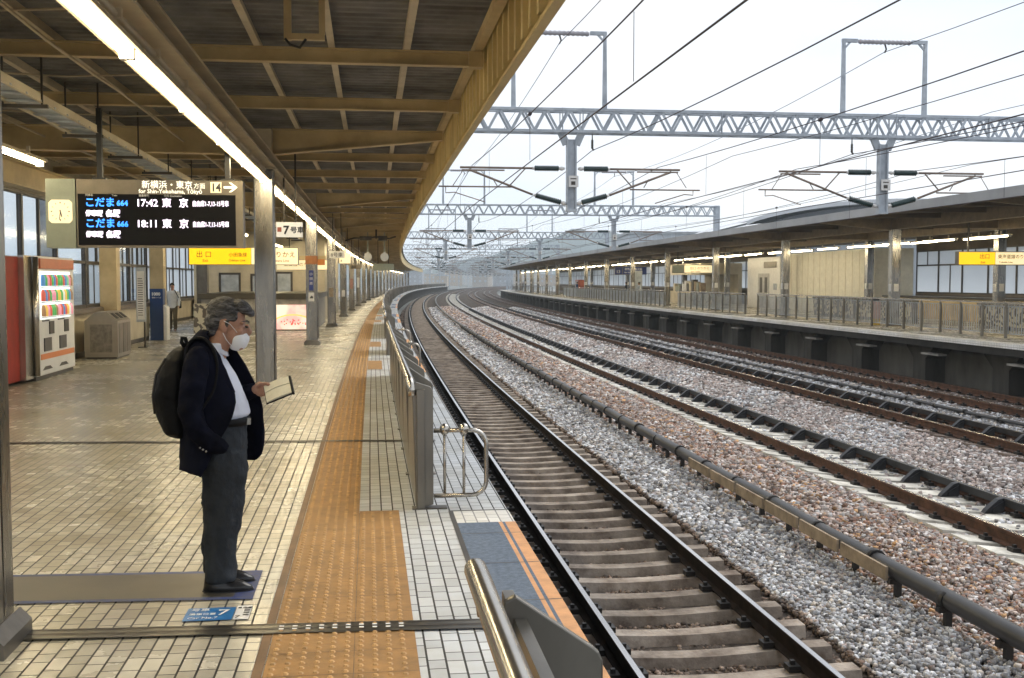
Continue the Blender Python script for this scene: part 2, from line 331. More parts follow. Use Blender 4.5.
# gravel: crushed stones as one mass
PAL = {'grey': [(.42, .43, .45), (.50, .50, .52), (.34, .35, .37), (.27, .27, .29), (.40, .36, .32), (.60, .61, .63), (.22, .21, .21)],
       'red': [(.27, .155, .11), (.33, .215, .16), (.22, .13, .10), (.40, .32, .27), (.40, .24, .12), (.30, .24, .21), (.15, .095, .075), (.46, .41, .38)],
       'mix': [(.34, .30, .28), (.42, .40, .39), (.27, .23, .22), (.38, .31, .28), (.50, .49, .49), (.21, .18, .17), (.31, .25, .23)],
       'brown': [(.14, .095, .07), (.18, .13, .10), (.09, .065, .05), (.22, .17, .135), (.07, .052, .042)]}
def stones():
    S = []; D = []; SZ = []
    def zone(s0, s1, dens, size):
        n = int((s1-s0)*16.4*dens); s = np.random.uniform(s0, s1, n); d = np.random.uniform(1.15, 17.55, n)
        lim = np.minimum(17.6, .64*s+2.0)  # what the view can reach, with a margin
        k = d < lim; S.append(s[k]); D.append(d[k]); SZ.append(size*np.random.uniform(.55, 1.3, k.sum()))
    zone(2.5, 13, 1350, .0228); zone(13, 26, 520, .034); zone(26, 45, 200, .048); zone(45, 80, 75, .065); zone(80, 130, 26, .085)
    s = np.concatenate(S); d = np.concatenate(D); sz = np.concatenate(SZ); n = len(s)
    z = np.interp(d, [b[0] for b in BED], [b[1] for b in BED])
    kp = ~((d > 7.5) & (d < 8.72) & (np.random.rand(n) < .9)); s, d, sz = s[kp], d[kp], sz[kp]; n = len(s)
    z = np.interp(d, [b[0] for b in BED], [b[1] for b in BED])
    intrack1 = (d > 1.6) & (d < 4.1)
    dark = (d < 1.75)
    z = z + np.random.uniform(-.02, .022, n) + .018*np.sin(s*3.1+d*5)*np.sin(d*4.3-s*1.7)
    z[intrack1] -= .055; sz[intrack1] *= .85; z[(d > 6.95) & (d < 9.3)] -= .015
    base = np.array([(x, y, zz) for zz in (-1, 1) for y in (-1, 1) for x in (-1, 1)], float)
    V = base[None]*np.random.uniform(.45, 1.1, (n, 8, 3))*sz[:, None, None]*np.array([1, 1, .8])
    a, b = np.random.uniform(0, 2*pi, n), np.random.uniform(-.9, .9, n)
    ca, sa, cb, sb = np.cos(a), np.sin(a), np.cos(b), np.sin(b)
    x, y, zz = V[..., 0].copy(), V[..., 1].copy(), V[..., 2].copy()
    y2 = y*cb[:, None]-zz*sb[:, None]; z2 = y*sb[:, None]+zz*cb[:, None]
    x3 = x*ca[:, None]-y2*sa[:, None]; y3 = x*sa[:, None]+y2*ca[:, None]
    t = s/R; px = R-(R-d)*np.cos(t); py = (R-d)*np.sin(t)
    V = np.stack([x3+px[:, None], y3+py[:, None], z2+z[:, None]], -1).reshape(-1, 3)
    q = np.array([(0,2,3,1),(4,5,7,6),(0,1,5,4),(1,3,7,5),(3,2,6,7),(2,0,4,6)])
    Fc = (q[None]+(np.arange(n)*8)[:, None, None]).reshape(-1)
    me = bpy.data.meshes.new('gravel'); me.vertices.add(n*8); me.vertices.foreach_set('co', V.ravel())
    me.loops.add(n*24); me.loops.foreach_set('vertex_index', Fc); me.polygons.add(n*6)
    me.polygons.foreach_set('loop_start', np.arange(n*6)*4); me.polygons.foreach_set('loop_total', np.full(n*6, 4))
    me.update(calc_edges=True)
    col = np.zeros((n, 3)); rnd = np.random.rand(n)
    patch = .5+.5*np.sin(s*.9+1.3*np.sin(d*2.1)+d)
    for i in range(n):
        dd = d[i]
        if dd < 1.75: p = 'brown'
        elif dd < 4.15: p = 'brown'
        elif dd < 5.25: p = 'grey' if rnd[i] < .9 else 'mix'
        elif dd < 7.0: p = 'red' if rnd[i] < .55 else 'mix'
        elif dd < 9.6: p = 'mix' if rnd[i] < .5 else 'grey'
        elif dd < 11.3: p = 'mix' if patch[i] > .35 or rnd[i] < .4 else 'grey'
        elif dd < 13.4: p = 'red' if rnd[i] < .5 else 'brown'
        elif dd < 14.95: p = 'grey'
        else: p = 'brown' if rnd[i] < .7 else 'mix'
        c = PAL[p][int(np.random.randint(len(PAL[p])))]; col[i] = c
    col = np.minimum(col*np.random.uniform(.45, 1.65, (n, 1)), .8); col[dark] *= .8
    ca_ = me.color_attributes.new('Col', 'FLOAT_COLOR', 'CORNER')
    ca_.data.foreach_set('color', np.repeat(np.concatenate([col, np.ones((n, 1))], 1), 24, 0).ravel())
    mt = bpy.data.materials.new('crushed stone'); mt.use_nodes = True; p = mt.node_tree.nodes['Principled BSDF']; p.inputs['Roughness'].default_value = .85
    vc = mt.node_tree.nodes.new('ShaderNodeVertexColor'); vc.layer_name = 'Col'
    nz = mt.node_tree.nodes.new('ShaderNodeTexNoise'); nz.inputs['Scale'].default_value = 30
    tcn = mt.node_tree.nodes.new('ShaderNodeTexCoord'); mt.node_tree.links.new(tcn.outputs['Object'], nz.inputs[0])
    mr = mt.node_tree.nodes.new('ShaderNodeMapRange'); mr.inputs[3].default_value = .75; mr.inputs[4].default_value = 1.25; mt.node_tree.links.new(nz.outputs[0], mr.inputs[0])
    vm = mt.node_tree.nodes.new('ShaderNodeVectorMath'); vm.operation = 'SCALE'; mt.node_tree.links.new(vc.outputs[0], vm.inputs[0]); mt.node_tree.links.new(mr.outputs[0], vm.inputs['Scale'])
    mt.node_tree.links.new(vm.outputs[0], p.inputs['Base Color'])
    me.materials.append(mt)
    o = bpy.data.objects.new('gravel', me); sc.collection.objects.link(o)
    tag(o, 'loose crushed stone ballast, grey and rust brown, around the tracks', 'gravel', kind='stuff')
    print('stones', n)
stones()

# ---- near platform
EDGE = 1.055
m = MB(); m.arc([(-9.5, 0), (-.53, 0)], -4, 380)
tag(m.build('platform_floor', M_tile), 'cream tiled floor of the near platform', kind='structure')
m = MB(); m.arc([(-.53, .0), (.02+.3, .0), (EDGE-.0, .0), (EDGE, -.12)], -4, 380)
m.build('platform_floor_edge', M_tilew)['kind'] = 'structure'
m = MB(); m.arc([(EDGE-.02, -.121), (EDGE-.02, -.34), (.45, -.36), (.45, -1.9)], -4, 380)
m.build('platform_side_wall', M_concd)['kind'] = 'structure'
# tactile strip, with studs
m = MB()
doors = [5.5, 23.0, 30.5, 48.0, 55.5, 73.0, 80.5, 98.0, 105.5, 123, 130.5]
m.arc([(-.475, .004), (-.075, .004)], -3, 370)
for c in doors: m.arc([(-.07, .004), (.225, .004)], max(c-3.2, -3) if c < 6 else c-1.4, c+2.75 if c < 6 else c+1.0)
m.cur = 1; m.arc([(-.525, .004), (-.479, .004)], -3, 290)
m.cur = 2
for s in np.arange(1.5, 48, .0667):
    cols = [-.44+.0667*i for i in range(6)]
    if s < 8.2: cols += [-.04+.0667*i for i in range(4)]
    for d in cols:
        p = P(s, d, .004); r = .016; o = len(m.v)
        for rr, hh in ((r, 0), (r*.55, .0075)):
            for j in range(6): m.v.append((p.x+rr*cos(j*pi/3), p.y+rr*sin(j*pi/3), p.z+hh))
        for j in range(6): m.face([o+j, o+(j+1) % 6, o+6+(j+1) % 6, o+6+j])
        m.face([o+6+j for j in range(6)])
m.cur = 3
for s in np.arange(.0, 60, .3):      # joints between paving blocks
    m.arc([(-.475, .0052), (-.075, .0052)], s, s+.006, 1)
    if s < 8.1: m.arc([(-.07, .0052), (.225, .0052)], s, s+.006, 1)
m.arc([(-.0745, .003), (-.0705, .003)], -3, 8.2)
m.cur = 0
m.build('tactile_path', [M_tact, M_tactb, M_tactd, M_tactb])['kind'] = 'structure'
# metal joint strips across the platform, slightly skewed
for k, s in enumerate([-.95, 5.42, 11.85, 24.4, 37.0, 49.6]):
    m = MB(); sk = math.tan(rad(3.0 if k < 2 else 5))
    wd = (.075, .075, .045)[min(k, 2)]
    def q(d0, d1, a, b, z):
        vs = [P(s - sk*(d-.5)*-1*-1 + off, d, z) for d, off in ((d0, a), (d1, a), (d1, b), (d0, b))]
        o = len(m.v); m.v += [tuple(v) for v in vs]; m.face([o, o+1, o+2, o+3])
    q(-6.4, .72, -wd, wd, .009); m.cur = 1; q(-6.4, .72, -.008, .008, .011); q(-6.4, .72, wd-.012, wd, .0115); q(-6.4, .72, -wd, -wd+.012, .0115); m.cur = 2
    if k < 2:
        for dd in [-.44+.0667*i for i in range(10)]:
            for oo in (-.022, .022): q(dd-.012, dd+.012, oo-.009, oo+.009, .015)  # white dashes: highlights on the studs, put in as colour
    m.build('metal_joint_strip', [M_joint, M_dark, M_txtw])['kind'] = 'structure'
# boarding slab in front of the gate
m = MB(); m.arc([(.60, .003), (.635, .003)], 1.5, 8.15); m.arc([(.60, .0035), (EDGE, .0035)], 8.15, 8.19, 1)
m.cur = 1; m.arc([(.635, .004), (.935, .004)], 1.5, 7.75); m.arc([(.962, .004), (.982, .004)], 1.5, 7.75)
m.cur = 2; m.arc([(.935, .004), (.962, .004)], 1.5, 7.75); m.arc([(.982, .004), (EDGE+.004, .004), (EDGE+.004, -.06)], 1.5, 7.75)
m.cur = 3; m.arc([(.635, .004), (EDGE+.003, .004)], 7.75, 8.15)
m.cur = 0
for s in (3.4, 4.2, 5.0, 5.8, 6.6, 7.4): m.arc([(.635, .0052), (EDGE, .0052)], s, s+.012, 1)
m.build('boarding_edge', [M_dark, M_slab, M_orange, M_edge])['kind'] = 'structure'
for c in doors[1:]:
    m = MB(); m.cur = 1; m.arc([(.635, .004), (.935, .004)], c-2.2, c+2.2); m.cur = 2; m.arc([(.935, .004), (EDGE+.004, .004)], c-2.2, c+2.2); m.cur = 0
    m.build('boarding_edge', [M_dark, M_slab, M_orange])['kind'] = 'structure'

# ---- far platform
FE = 17.6
m = MB(); m.arc([(FE, -.13), (FE, 0), (FE+.5, 0)], 12, 214); m.build('far_platform_edge', M_edge)['kind'] = 'structure'
m = MB(); m.arc([(FE+.5, 0), (29.5, 0)], 12, 214); m.build('far_platform_floor', M_tile)['kind'] = 'structure'
m = MB(); m.arc([(FE+.03, -.13), (FE+.03, -.34), (FE+1.1, -.40), (FE+1.5, -.5)], 12, 214)
m.cur = 1; m.arc([(FE+1.5, -.5), (FE+1.5, -1.95)], 12, 214)
pts = P(214, FE+.03), P(214, 29.5)
m.cur = 1; o = len(m.v); m.v += [tuple(P(214, FE+.03, 0)), tuple(P(214, 29.5, 0)), tuple(P(214, 29.5, -2)), tuple(P(214, FE+.03, -2))]; m.face([o, o+1, o+2, o+3])
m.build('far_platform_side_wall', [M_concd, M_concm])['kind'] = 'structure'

# ============================================================ TRACKS
def track(center, zc, cant, label, slm, s_end, clipm, webm, guard=False, sl_half=1.2, slh=.16, hw=.115):
    t = thing('railway_track', label, 'track', loc=P(3, center, zc), rz=0, group='railway tracks between the platforms')
    ca = cant/1.5
    for sgn in (-1, 1):
        zr = zc - sgn*cant/2; x = center+sgn*.7535; m = MB()
        def pr(pp): return [(x+a, zr+b) for a, b in pp]
        m.arc(pr([(-.024, 0), (.024, 0)]), -3, s_end)
        m.cur = 1
        m.arc(pr([(.024, 0), (.0325, -.008), (.0325, -.035), (.010, -.05), (.010, -.14), (.065, -.16), (.065, -.174)]), -3, s_end)
        m.arc(pr([(-.065, -.174), (-.065, -.16), (-.010, -.14), (-.010, -.05), (-.0325, -.035), (-.0325, -.008), (-.024, 0)]), -3, s_end); m.cur = 0
        m.build('rail', [M_railh, webm], t, world=True)
    mb = MB()
    for half in (0,):
        # sleeper with a slight dip in the middle and clips beside both rails
        n = 12; top = []
        for i in range(n+1):
            x = -sl_half+2*sl_half*i/n; dz = -.045*max(0, cos(x/sl_half*pi/2))**2 if slh > .1 else 0
            top.append((x, dz))
        for (a, za), (b, zb_) in zip(top[:-1], top[1:]):
            o = len(mb.v)
            for x, z in ((a, za), (b, zb_)):
                for y, zz in ((-hw-.035, -slh-.03), (-hw, z), (hw, z), (hw+.035, -slh-.03)): mb.v.append((x, y, zz - .176))
            for j in range(3): mb.face([o+j, o+4+j, o+5+j, o+1+j])
        o = len(mb.v)
        mb.face([0, 1, 2, 3]); mb.face([o-1, o-2, o-3, o-4])
    mb.cur = 1
    for sx in (-.7535, .7535):
        for e in (-1, 1):
            cx = sx+e*.115; mb.box(cx-.05, cx+.05, -.06, .06, -.185, -.135); mb.box(cx-.018, cx+.018, -.02, .02, -.135, -.10)
            mb.box(sx-.06, sx+.06, -.09, .09, -.19, -.172)
    Mr = Matrix.Rotation(ca, 4, 'Y')
    mb.v = [tuple(Mr @ Vector(v)) for v in mb.v]
    proto = fix_normals(mb.build('sleeper', [slm, clipm], t))
    k = 0; ss = 3.1 if center < 5 else (3.1 if center < 10 else (6 if center < 14 else 9))
    inv = Matrix.LocRotScale(t.location, t.rotation_euler, None).inverted()
    rest = MB(); s = ss
    while s < s_end:
        p = P(s, center, zc)
        if k == 0: proto.matrix_parent_inverse = inv; q = proto
        elif k < 98: q = proto.copy(); sc.collection.objects.link(q)
        else: q = None
        if q: q.location = p; q.rotation_euler = (0, 0, -s/R)
        elif s < 260:
            M2 = Matrix.Translation(p) @ Matrix.Rotation(-s/R, 4, 'Z') @ Mr
            rest.cur = 0; rest.box(-sl_half, sl_half, -.12, .12, -.36, -.178, M2); rest.cur = 1
            for sx in (-.7535, .7535): rest.box(sx-.15, sx+.15, -.05, .05, -.19, -.14, M2)
        k += 1; s += .583
    rest.cur = 1
    r = rest.build('distant_sleepers', [slm, clipm], t, world=True); r['kind'] = 'stuff'
    if guard:
        # guard angle inside the far rail, on brackets
        zr = zc - (guard*1)*cant/2; x = center+guard*.7535-guard*.16; m = MB()
        m.arc([(x, zr-.02), (x, zr+.035), (x+guard*.075, zr+.035), (x+guard*.075, zr+.02)], -3, s_end)
        m.arc([(x+guard*.012, zr+.02), (x+guard*.012, zr-.07), (x, zr-.07), (x, zr-.02)], -3, s_end)
        s = 3.4
        while s < 120:
            M2 = Matrix.Translation(P(s, x, zr)) @ Matrix.Rotation(-s/R, 4, 'Z')
            g = -guard
            m.prism([(0, .035), (g*.07, .02), (g*.24, -.12), (g*.28, -.17), (0, -.17)], -.05, .05, 'y', M2)
            m.prism([(0, .0), (g*.16, -.09), (g*.17, -.155), (0, -.155)], -.075, -.035, 'y', M2)
            s += .583*2 if s < 200 else 5
        fix_normals(m.build('guard_rail', M_guard, t, world=True))
    return t
track(2.80, -1.25, 0, 'nearest track, brown stained sleepers between two shiny rails beside the tiled platform', M_sleepb, 620, M_clip, M_raild, hw=.092, slh=.2)
track(8.12, -1.21, .15, 'second track from the near platform, pale sleepers and black bracketed guard rail', M_sleepw, 620, M_clip, M_rails, guard=1, hw=.20)
track(12.22, -1.21, .15, 'third track from the near platform, rusty rails with black guard along white ballast', M_sleepg, 620, M_clip, M_rails, guard=1)
track(15.90, -1.25, 0, 'farthest track, rust brown rails right under the opposite platform edge', M_sleepg, 620, M_clip, M_rails)

# cable duct on short posts
def duct(d, r, z, label, s0, s1, boards=False):
    t = thing('cable_duct', label, 'cable duct', loc=P(s0, d, z))
    m = MB(); pts = [P(s, d, z+.012*sin(s*1.9)) for s in np.arange(s0, s1, 2.0)]
    m.tube(pts, r, 12)
    m.cur = 1
    for s in np.arange(s0+.8, min(s1, 70), 1.45): m.tube([P(s-.05, d, z+.012*sin(s*1.9)), P(s+.05, d, z+.012*sin(s*1.9))], r+.014, 12)
    m.build('pipe', [M_pipe, M_clip], t, world=True)
    n = 0
    for s in np.arange(s0+.4, min(s1, 75), .95):
        if n > 70: break
        m = MB(); M2 = Matrix.Translation(P(s, d, 0)) @ Matrix.Rotation(-s/R, 4, 'Z'); m.box(-.03, .03, -.03, .03, bed(d)-.15, z-r*.6, M2); m.box(-.10, -.02, -.035, .035, z-r*1.3, z-r*.7, M2)
        m.build('post', M_clip, t, world=True); n += 1
    if boards:
        for i in range(6):
            s = 10.1+i*1.15; m = MB(); M2 = Matrix.Translation(P(s, d-r-.03, z)) @ Matrix.Rotation(-s/R, 4, 'Z'); m.box(-.014, .014, 0, 1.06, -.085, .055, M2); m.build('side_board', M_board, t, world=True)
duct(5.25, .088, -1.155, 'black cable duct on short posts between the first two tracks', 4, 300, True)
duct(14.15, .042, -1.38, 'thin grey cable duct lying between the third and farthest tracks', 9, 120)

# ============================================================ NEAR PLATFORM CANOPY
FR = [5.4, 17.75, 30.4, 42.3, 53.9, 65.2, 76.6, 88.0, 99.4, 110.8, 122.2, 133.6, 145, 156.4, 167.8, 179.2, 190.6, 202, 213.4, 224.8, 236.2]
CD = -1.66
can = thing('platform_canopy', 'long tan steel canopy roof curving over the near platform with dark lining', 'canopy', loc=P(0, CD, 3.55))
RZ = 4.30
m = MB()   # corrugated lining: ribs run across the platform
def corr(m, d0, d1, s0, s1, z, pitch=.19, h=.022):
    s = s0; prev = None
    while s < s1:
        for off, zz in ((0, z), (pitch*.35, z), (pitch*.5, z+h), (pitch*.85, z+h)):
            a, b = P(s+off, d0, zz), P(s+off, d1, zz); o = len(m.v); m.v += [tuple(a), tuple(b)]
            if prev is not None: m.face([prev, prev+1, o+1, o])
            prev = o
        s += pitch
corr(m, -7.6, 1.33, -4, 110, RZ); m.arc([(-7.6, RZ), (1.33, RZ)], 110, 240); m.arc([(-7.6, RZ+.12), (1.5, RZ+.12)], -4, 240)
m.build('roof_lining', M_roofu, can, world=True)
m = MB()   # fascia facing the tracks: ribbed board with bottom flange
def fzl(): return None
FD = 1.31; s = -3
prof = []
while s < 240:
    pitch = .42 if s < 120 else 3
    for off, dd in ((0, FD), (pitch*.74, FD), (pitch*.75, FD-.07), (pitch*.99, FD-.07)):
        a, b = P(s+off, dd, 3.70), P(s+off, dd, RZ+.13); prof.append((a, b))
    s += pitch
o = len(m.v)
for a, b in prof: m.v += [tuple(a), tuple(b)]
for i in range(len(prof)-1): m.face([o+2*i, o+2*i+2, o+2*i+3, o+2*i+1])
m.arc([(FD+.04, RZ+.13), (FD+.04, 3.665), (FD-.04, 3.665), (FD-.04, 3.70)], -3, 240)
m.build('fascia', M_fascia, can, world=True)
m = MB(); m.arc([(FD-.17, 4.22), (FD-.09, 4.22), (FD-.09, 4.19), (FD-.18, 4.19), (FD-.18, RZ-.01), (FD-.05, RZ-.01)], -3, 240, closed=False); m.build('gutter_channel', M_beam, can, world=True)
def ibeam(m, d, z0, z1, wf, s0, s1, tf=.025):
    m.arc([(d-wf/2, z0), (d+wf/2, z0), (d+wf/2, z0+tf), (d+.012, z0+tf), (d+.012, z1-tf), (d+wf/2, z1-tf), (d+wf/2, z1), (d-wf/2, z1), (d-wf/2, z1-tf), (d-.012, z1-tf), (d-.012, z0+tf), (d-wf/2, z0+tf)], s0, s1, closed=True, caps=True)
m = MB(); ibeam(m, CD, 3.56, 3.76, .36, -3, 240)
for s in FR[:12]: m.box(-.13, .13, -.13, .13, 3.77, 4.17, Matrix.Translation(P(s, CD, 0)) @ Matrix.Rotation(-s/R, 4, 'Z'))
m.build('column_girder', M_girder, can, world=True)
m = MB(); ibeam(m, -6.45, 3.5, 3.95, .26, -3, 75); m.build('wall_girder', M_beam, can, world=True)
# purlins (run along the platform)
for d in (-7.2, -6.3, -5.5, -4.75, -3.95, -3.15, -2.35, -1.12, -.36, .42):
    m = MB(); z0 = RZ-.115
    m.arc([(d-.035, z0), (d+.035, z0), (d+.035, z0+.012), (d+.01, z0+.012), (d+.01, RZ-.004)], -3, 150 if d > -3 else 90)
    m.arc([(d-.035, z0+.09), (d-.035, z0)], -3, 150 if d > -3 else 90)
    m.build('purlin', M_girder, can, world=True)
# cross beams
def cross_beam(s, main):
    m = MB(); M2 = Matrix.Translation(P(s, 0, 0)) @ Matrix.Rotation(-s/R, 4, 'Z')
    if main:
        for (xa, za, xb, zb_) in ((CD+.14, 3.79, FD-.12, 4.06), (CD-.14, 3.79, -6.4, 3.82)):
            lo, hi = (xa, xb) if xa < xb else (xb, xa)
            zl, zh = (za, zb_) if xa < xb else (zb_, za)
            m.prism([(lo, zl), (hi, zh), (hi, 4.165), (lo, 4.165)], -.012, .012, 'y', M2)
            m.prism([(lo, zl-.02), (hi, zh-.02), (hi, zh), (lo, zl)], -.09, .09, 'y', M2)
            m.prism([(lo, 4.165), (hi, 4.165), (hi, 4.182), (lo, 4.182)], -.09, .09, 'y', M2)
    else:
        x0, x1 = -7.4, FD-.12
        m.box(x0, x1, -.006, .006, 4.047, 4.167, M2); m.box(x0, x1, -.055, .055, 4.03, 4.046, M2); m.box(x0, x1, -.055, .055, 4.168, 4.182, M2)
        m.box(x1-.12, x1+.03, -.075, .075, 4.02, 4.183, M2)
    m.build('cross_beam', M_beam, can, world=True)
nb = 0
for i, (a, b) in enumerate(zip(FR[:-1], FR[1:])):
    cross_beam(a, True); nb += 1
    if a < 180:
        for k in (1, 2, 3): cross_beam(a+(b-a)*k/4, False); nb += 1
for s in (2.3, -.8): cross_beam(s, False)
# thin sag rods and conduits under the roof
m = MB()
for s in (7.0, 10.0, 13.1, 16.2, 19.4, 22.6, 26): m.tube([P(s, -6.4, 4.2), P(s+.3, -3.5, 4.16), P(s+.1, CD-.2, 4.2)], .012, 5)
for d, z in ((-5.0, 4.02), (-2.9, 3.98), (-4.4, 3.96)): m.tube([P(s, d, z+.02*sin(s)) for s in np.arange(0, 60, 1.5)], .016, 6)
m.build('tie_rods', M_girder, can, world=True)
m = MB(); m.tube([P(s, CD+.02, 3.52) for s in np.arange(0, 150, 4)], .028, 8)
for s in np.arange(1, 100, 1.3): m.box(-.05, .05, -.02, .02, 3.49, 3.56, Matrix.Translation(P(s, CD+.02, 0)))
m.build('conduit', M_girder, can, world=True)
for d in (-.72, -.74):
    m = MB()
    if d == -.72: m.bar(P(9.2, -.64, 3.745), P(9.2, -.64, 4.29), .06); m.bar(P(9.2, -.61, 3.775), P(9.2, -.34, 3.775), .05); m.bar(P(9.2, -.36, 3.80), P(9.2, -.36, 4.19), .05)
    else: m.tube([P(9.16, -.66, 3.75), P(9.16, -.62, 3.70), P(9.16, -.54, 3.68), P(9.16, -.49, 3.75)], .012, 6)
    m.build('antenna_bracket' if d == -.72 else 'loose_cable', M_beam if d == -.72 else M_black, can, world=True)

# ---- columns
def make_column():
    t = thing('platform_column', '', 'column', group='stainless clad columns of the near platform')
    m = MB(); b = .02; hw = .155
    poly = [(-hw+b, -hw), (hw-b, -hw), (hw, -hw+b), (hw, hw-b), (hw-b, hw), (-hw+b, hw), (-hw, hw-b), (-hw, -hw+b)]
    m.prism(poly, .12, 3.555, 'z')
    m.box(-.06, -.045, -hw-.004, -hw-.001, .15, 3.5); m.box(hw+.001, hw+.004, -.008, .008, .15, 3.5)
    o = m.build('column_cladding', M_steel, t); fix_normals(o)
    m = MB(); m.prism([(-hw-.06, 0), (hw+.06, 0), (hw+.06, .07), (hw+.005, .13), (-hw-.005, .13), (-hw-.06, .07)], -hw-.06, hw+.06, 'y'); m.build('column_foot', M_panel, t)
    m = MB(); m.box(-.2, .2, -.2, .2, 3.53, 3.558); m.build('column_cap', M_girder, t)
    return t
c0 = make_column()
for i, s in enumerate(FR):
    lab = {0: 'nearest stainless column, cut by the picture edge beside the blue bordered floor panel', 1: 'stainless column right behind the reading man',
           2: 'third stainless column with an orange band and narrow blue plate'}.get(i, 'stainless platform column, %s in the row counting away from the camera' % nth(i+1))
    d = CD if i else -1.895
    if i == 0: t = c0; t.location = P(s, d); t.rotation_euler = (0, 0, -s/R)
    else: t = dup(c0, P(s, d), -s/R)
    t['label'] = lab

# ---- fluorescent fittings
def make_light():
    t = thing('fluorescent_light', '', 'ceiling light', group='fluorescent ceiling lights')
    m = MB(); m.prism([(-.10, .0), (-.085, .045), (.085, .045), (.10, 0), (.075, .0), (.06, .02), (-.06, .02), (-.075, 0)], -1.2, 1.2, 'y')
    m.box(-.02, .02, -.7, -.66, .04, .16); m.box(-.02, .02, .66, .7, .04, .16); m.build('housing', M_girder, t)
    m = MB(); m.tube([(0, -1.17, -.012), (0, 1.17, -.012)], .038, 8); m.build('tube', M_tubee, t)
    m = MB(); m.box(-.05, .05, -1.2, -1.165, -.058, .02); m.box(-.05, .05, 1.165, 1.2, -.058, .02); split_build(m, 'end_cap', M_white, t)
    return t
l0 = make_light(); first = True
def put_light(s, d, z, label, group):
    global first
    if first: t = l0; t.location = P(s, d, z); t.rotation_euler = (0, 0, -s/R); first = False
    else: t = dup(l0, P(s, d, z), -s/R)
    t['label'] = label; t['group'] = group; return t
n = 0
for a, b in zip([-7]+FR[:-1], FR[:-1]+[290]):
    a2, b2 = a+.17, b-.17; k = max(1, round((b2-a2)/2.42))
    for i in range(k):
        s = a2+(b2-a2)*(i+.5)/k
        if s < 2 or s > 215: continue
        n += 1
        put_light(s, CD+.03 if False else CD, 3.37, 'glowing fluorescent light along the column girder, %s counting away from the camera' % nth(n), 'lights under the column girder')
n = 0
for s in (3.5, 6.1, 8.9, 11.6, 14.3, 24, 26.6, 35, 37.6, 48, 50.6):
    n += 1; put_light(s, -4.42, 3.37, 'fluorescent light hung over the back half of the platform, %s from the camera' % nth(n), 'lights over the back of the platform')

# ---- cable tray
t = thing('cable_tray', 'cream ladder cable tray hung from rods below the canopy near the wall', 'cable tray', loc=P(4, -3.6, 3.75))
m = MB(); m.arc([(-3.45, 3.66), (-3.45, 3.76)], 4, 75); m.arc([(-3.47, 3.76), (-3.47, 3.66), (-3.43, 3.66)], 4, 75); m.arc([(-3.78, 3.66), (-3.82, 3.66), (-3.82, 3.76)], 4, 75); m.build('side_rail', M_cream, t, world=True)
m = MB()
for s in np.arange(4.2, 60, .5): m.box(-.19, .19, -.02, .02, 3.665, 3.69, Matrix.Translation(P(s, -3.63, 0)))
m.arc([(-3.8, 3.70), (-3.5, 3.70)], 4, 75); m.build('tray_floor', M_gal, t, world=True)
for s in np.arange(5, 60, 2.4):
    m = MB()
    for d in (-3.44, -3.84): m.box(-.01, .01, -.01, .01, 3.62, 4.3, Matrix.Translation(P(s, d, 0)))
    m.box(-.25, .25, -.025, .025, 3.60, 3.64, Matrix.Translation(P(s, -3.63, 0))); m.build('hanger', M_dark, t, world=True)

# ============================================================ DEPARTURE BOARD
BS = 14.6
t = thing('departure_board', 'hanging departure board with two lit train rows and a square clock', 'departure board', **at(BS, 0, 0))
x0, x1, z0, z1 = -4.07, -1.83, 2.19, 3.10
t.scale = (.928, 1, .955); t.location = P(BS, .078, .10)
m = MB(); m.box(x0, x1, -.12, .12, z0, z1); m.build('housing', M_brz, t)
m = MB(); m.box(x0+.02, x1-.10, -.128, -.121, z0+.03, z0+.715); m.build('screen', M_ledbk, t)
m = MB(); m.box(x0-.40, x0-.012, -.14, .14, z0-.01, z1+.0); m.build('clock_case', M_grgr, t)
m = MB(); cx, cz = x0-.205, z0+.475; b = .04; r = .155
m.prism([(cx-r+b, cz-r), (cx+r-b, cz-r), (cx+r, cz-r+b), (cx+r, cz+r-b), (cx+r-b, cz+r), (cx-r+b, cz+r), (cx-r, cz+r-b), (cx-r, cz-r+b)], -.155, -.14, 'y'); m.cur = 1
for i in range(12):
    a = i*pi/6; m.bar((cx+.125*sin(a), -.158, cz+.125*cos(a)), (cx+.105*sin(a), -.158, cz+.105*cos(a)), .014 if i % 3 == 0 else .008, .004, up=Vector((0,1,0)))
ck = m.build('clock_face', [M_cremit, M_dark], t)
m = MB()
for a, l, ww in ((rad(164), .075, .014), (rad(186), .11, .009)): m.bar((cx-.02*sin(a), -.159, cz-.02*cos(a)), (cx+l*sin(a), -.159, cz+l*cos(a)), ww, .003, up=Vector((0,1,0)))
split_build(m, 'clock_hand', M_dark, ck)
m = MB()
for x in (-3.78, -2.05): m.box(x-.035, x+.035, -.035, .035, z1, 4.06); m.box(x-.09, x+.09, -.07, .07, z1, z1+.03)
split_build(m, 'hanger_pole', M_black, t)
sz = t
Y_ = -.13
text('新横浜・東京', .115, M_txte, t, (-3.20, -.124, 2.995), name='sign_lettering', bold=.001)
text('方面', .08, M_txte, t, (-2.50, -.124, 2.995), name='sign_lettering')
text('for Shin-Yokohama, Tōkyō', .078, M_txte, t, (-3.24, -.124, 2.922), name='sign_lettering', bold=.001, xs=1.0)
m = MB(); m.box(-2.27, -2.12, -.126, -.121, 2.935, 3.08); m.build('number_plate', M_cremit, t)
text('14', .15, M_txtb, t, (-2.195, -.134, 2.955), align='CENTER', name='sign_lettering', xs=.9, bold=.004)
m = MB(); m.prism([(-2.09, 2.995), (-1.96, 2.995), (-2.02, 2.945), (-1.985, 2.945), (-1.90, 3.01), (-1.985, 3.075), (-2.02, 3.075), (-1.96, 3.025), (-2.09, 3.025)], -.126, -.121, 'y'); m.build('arrow', M_txte, t)
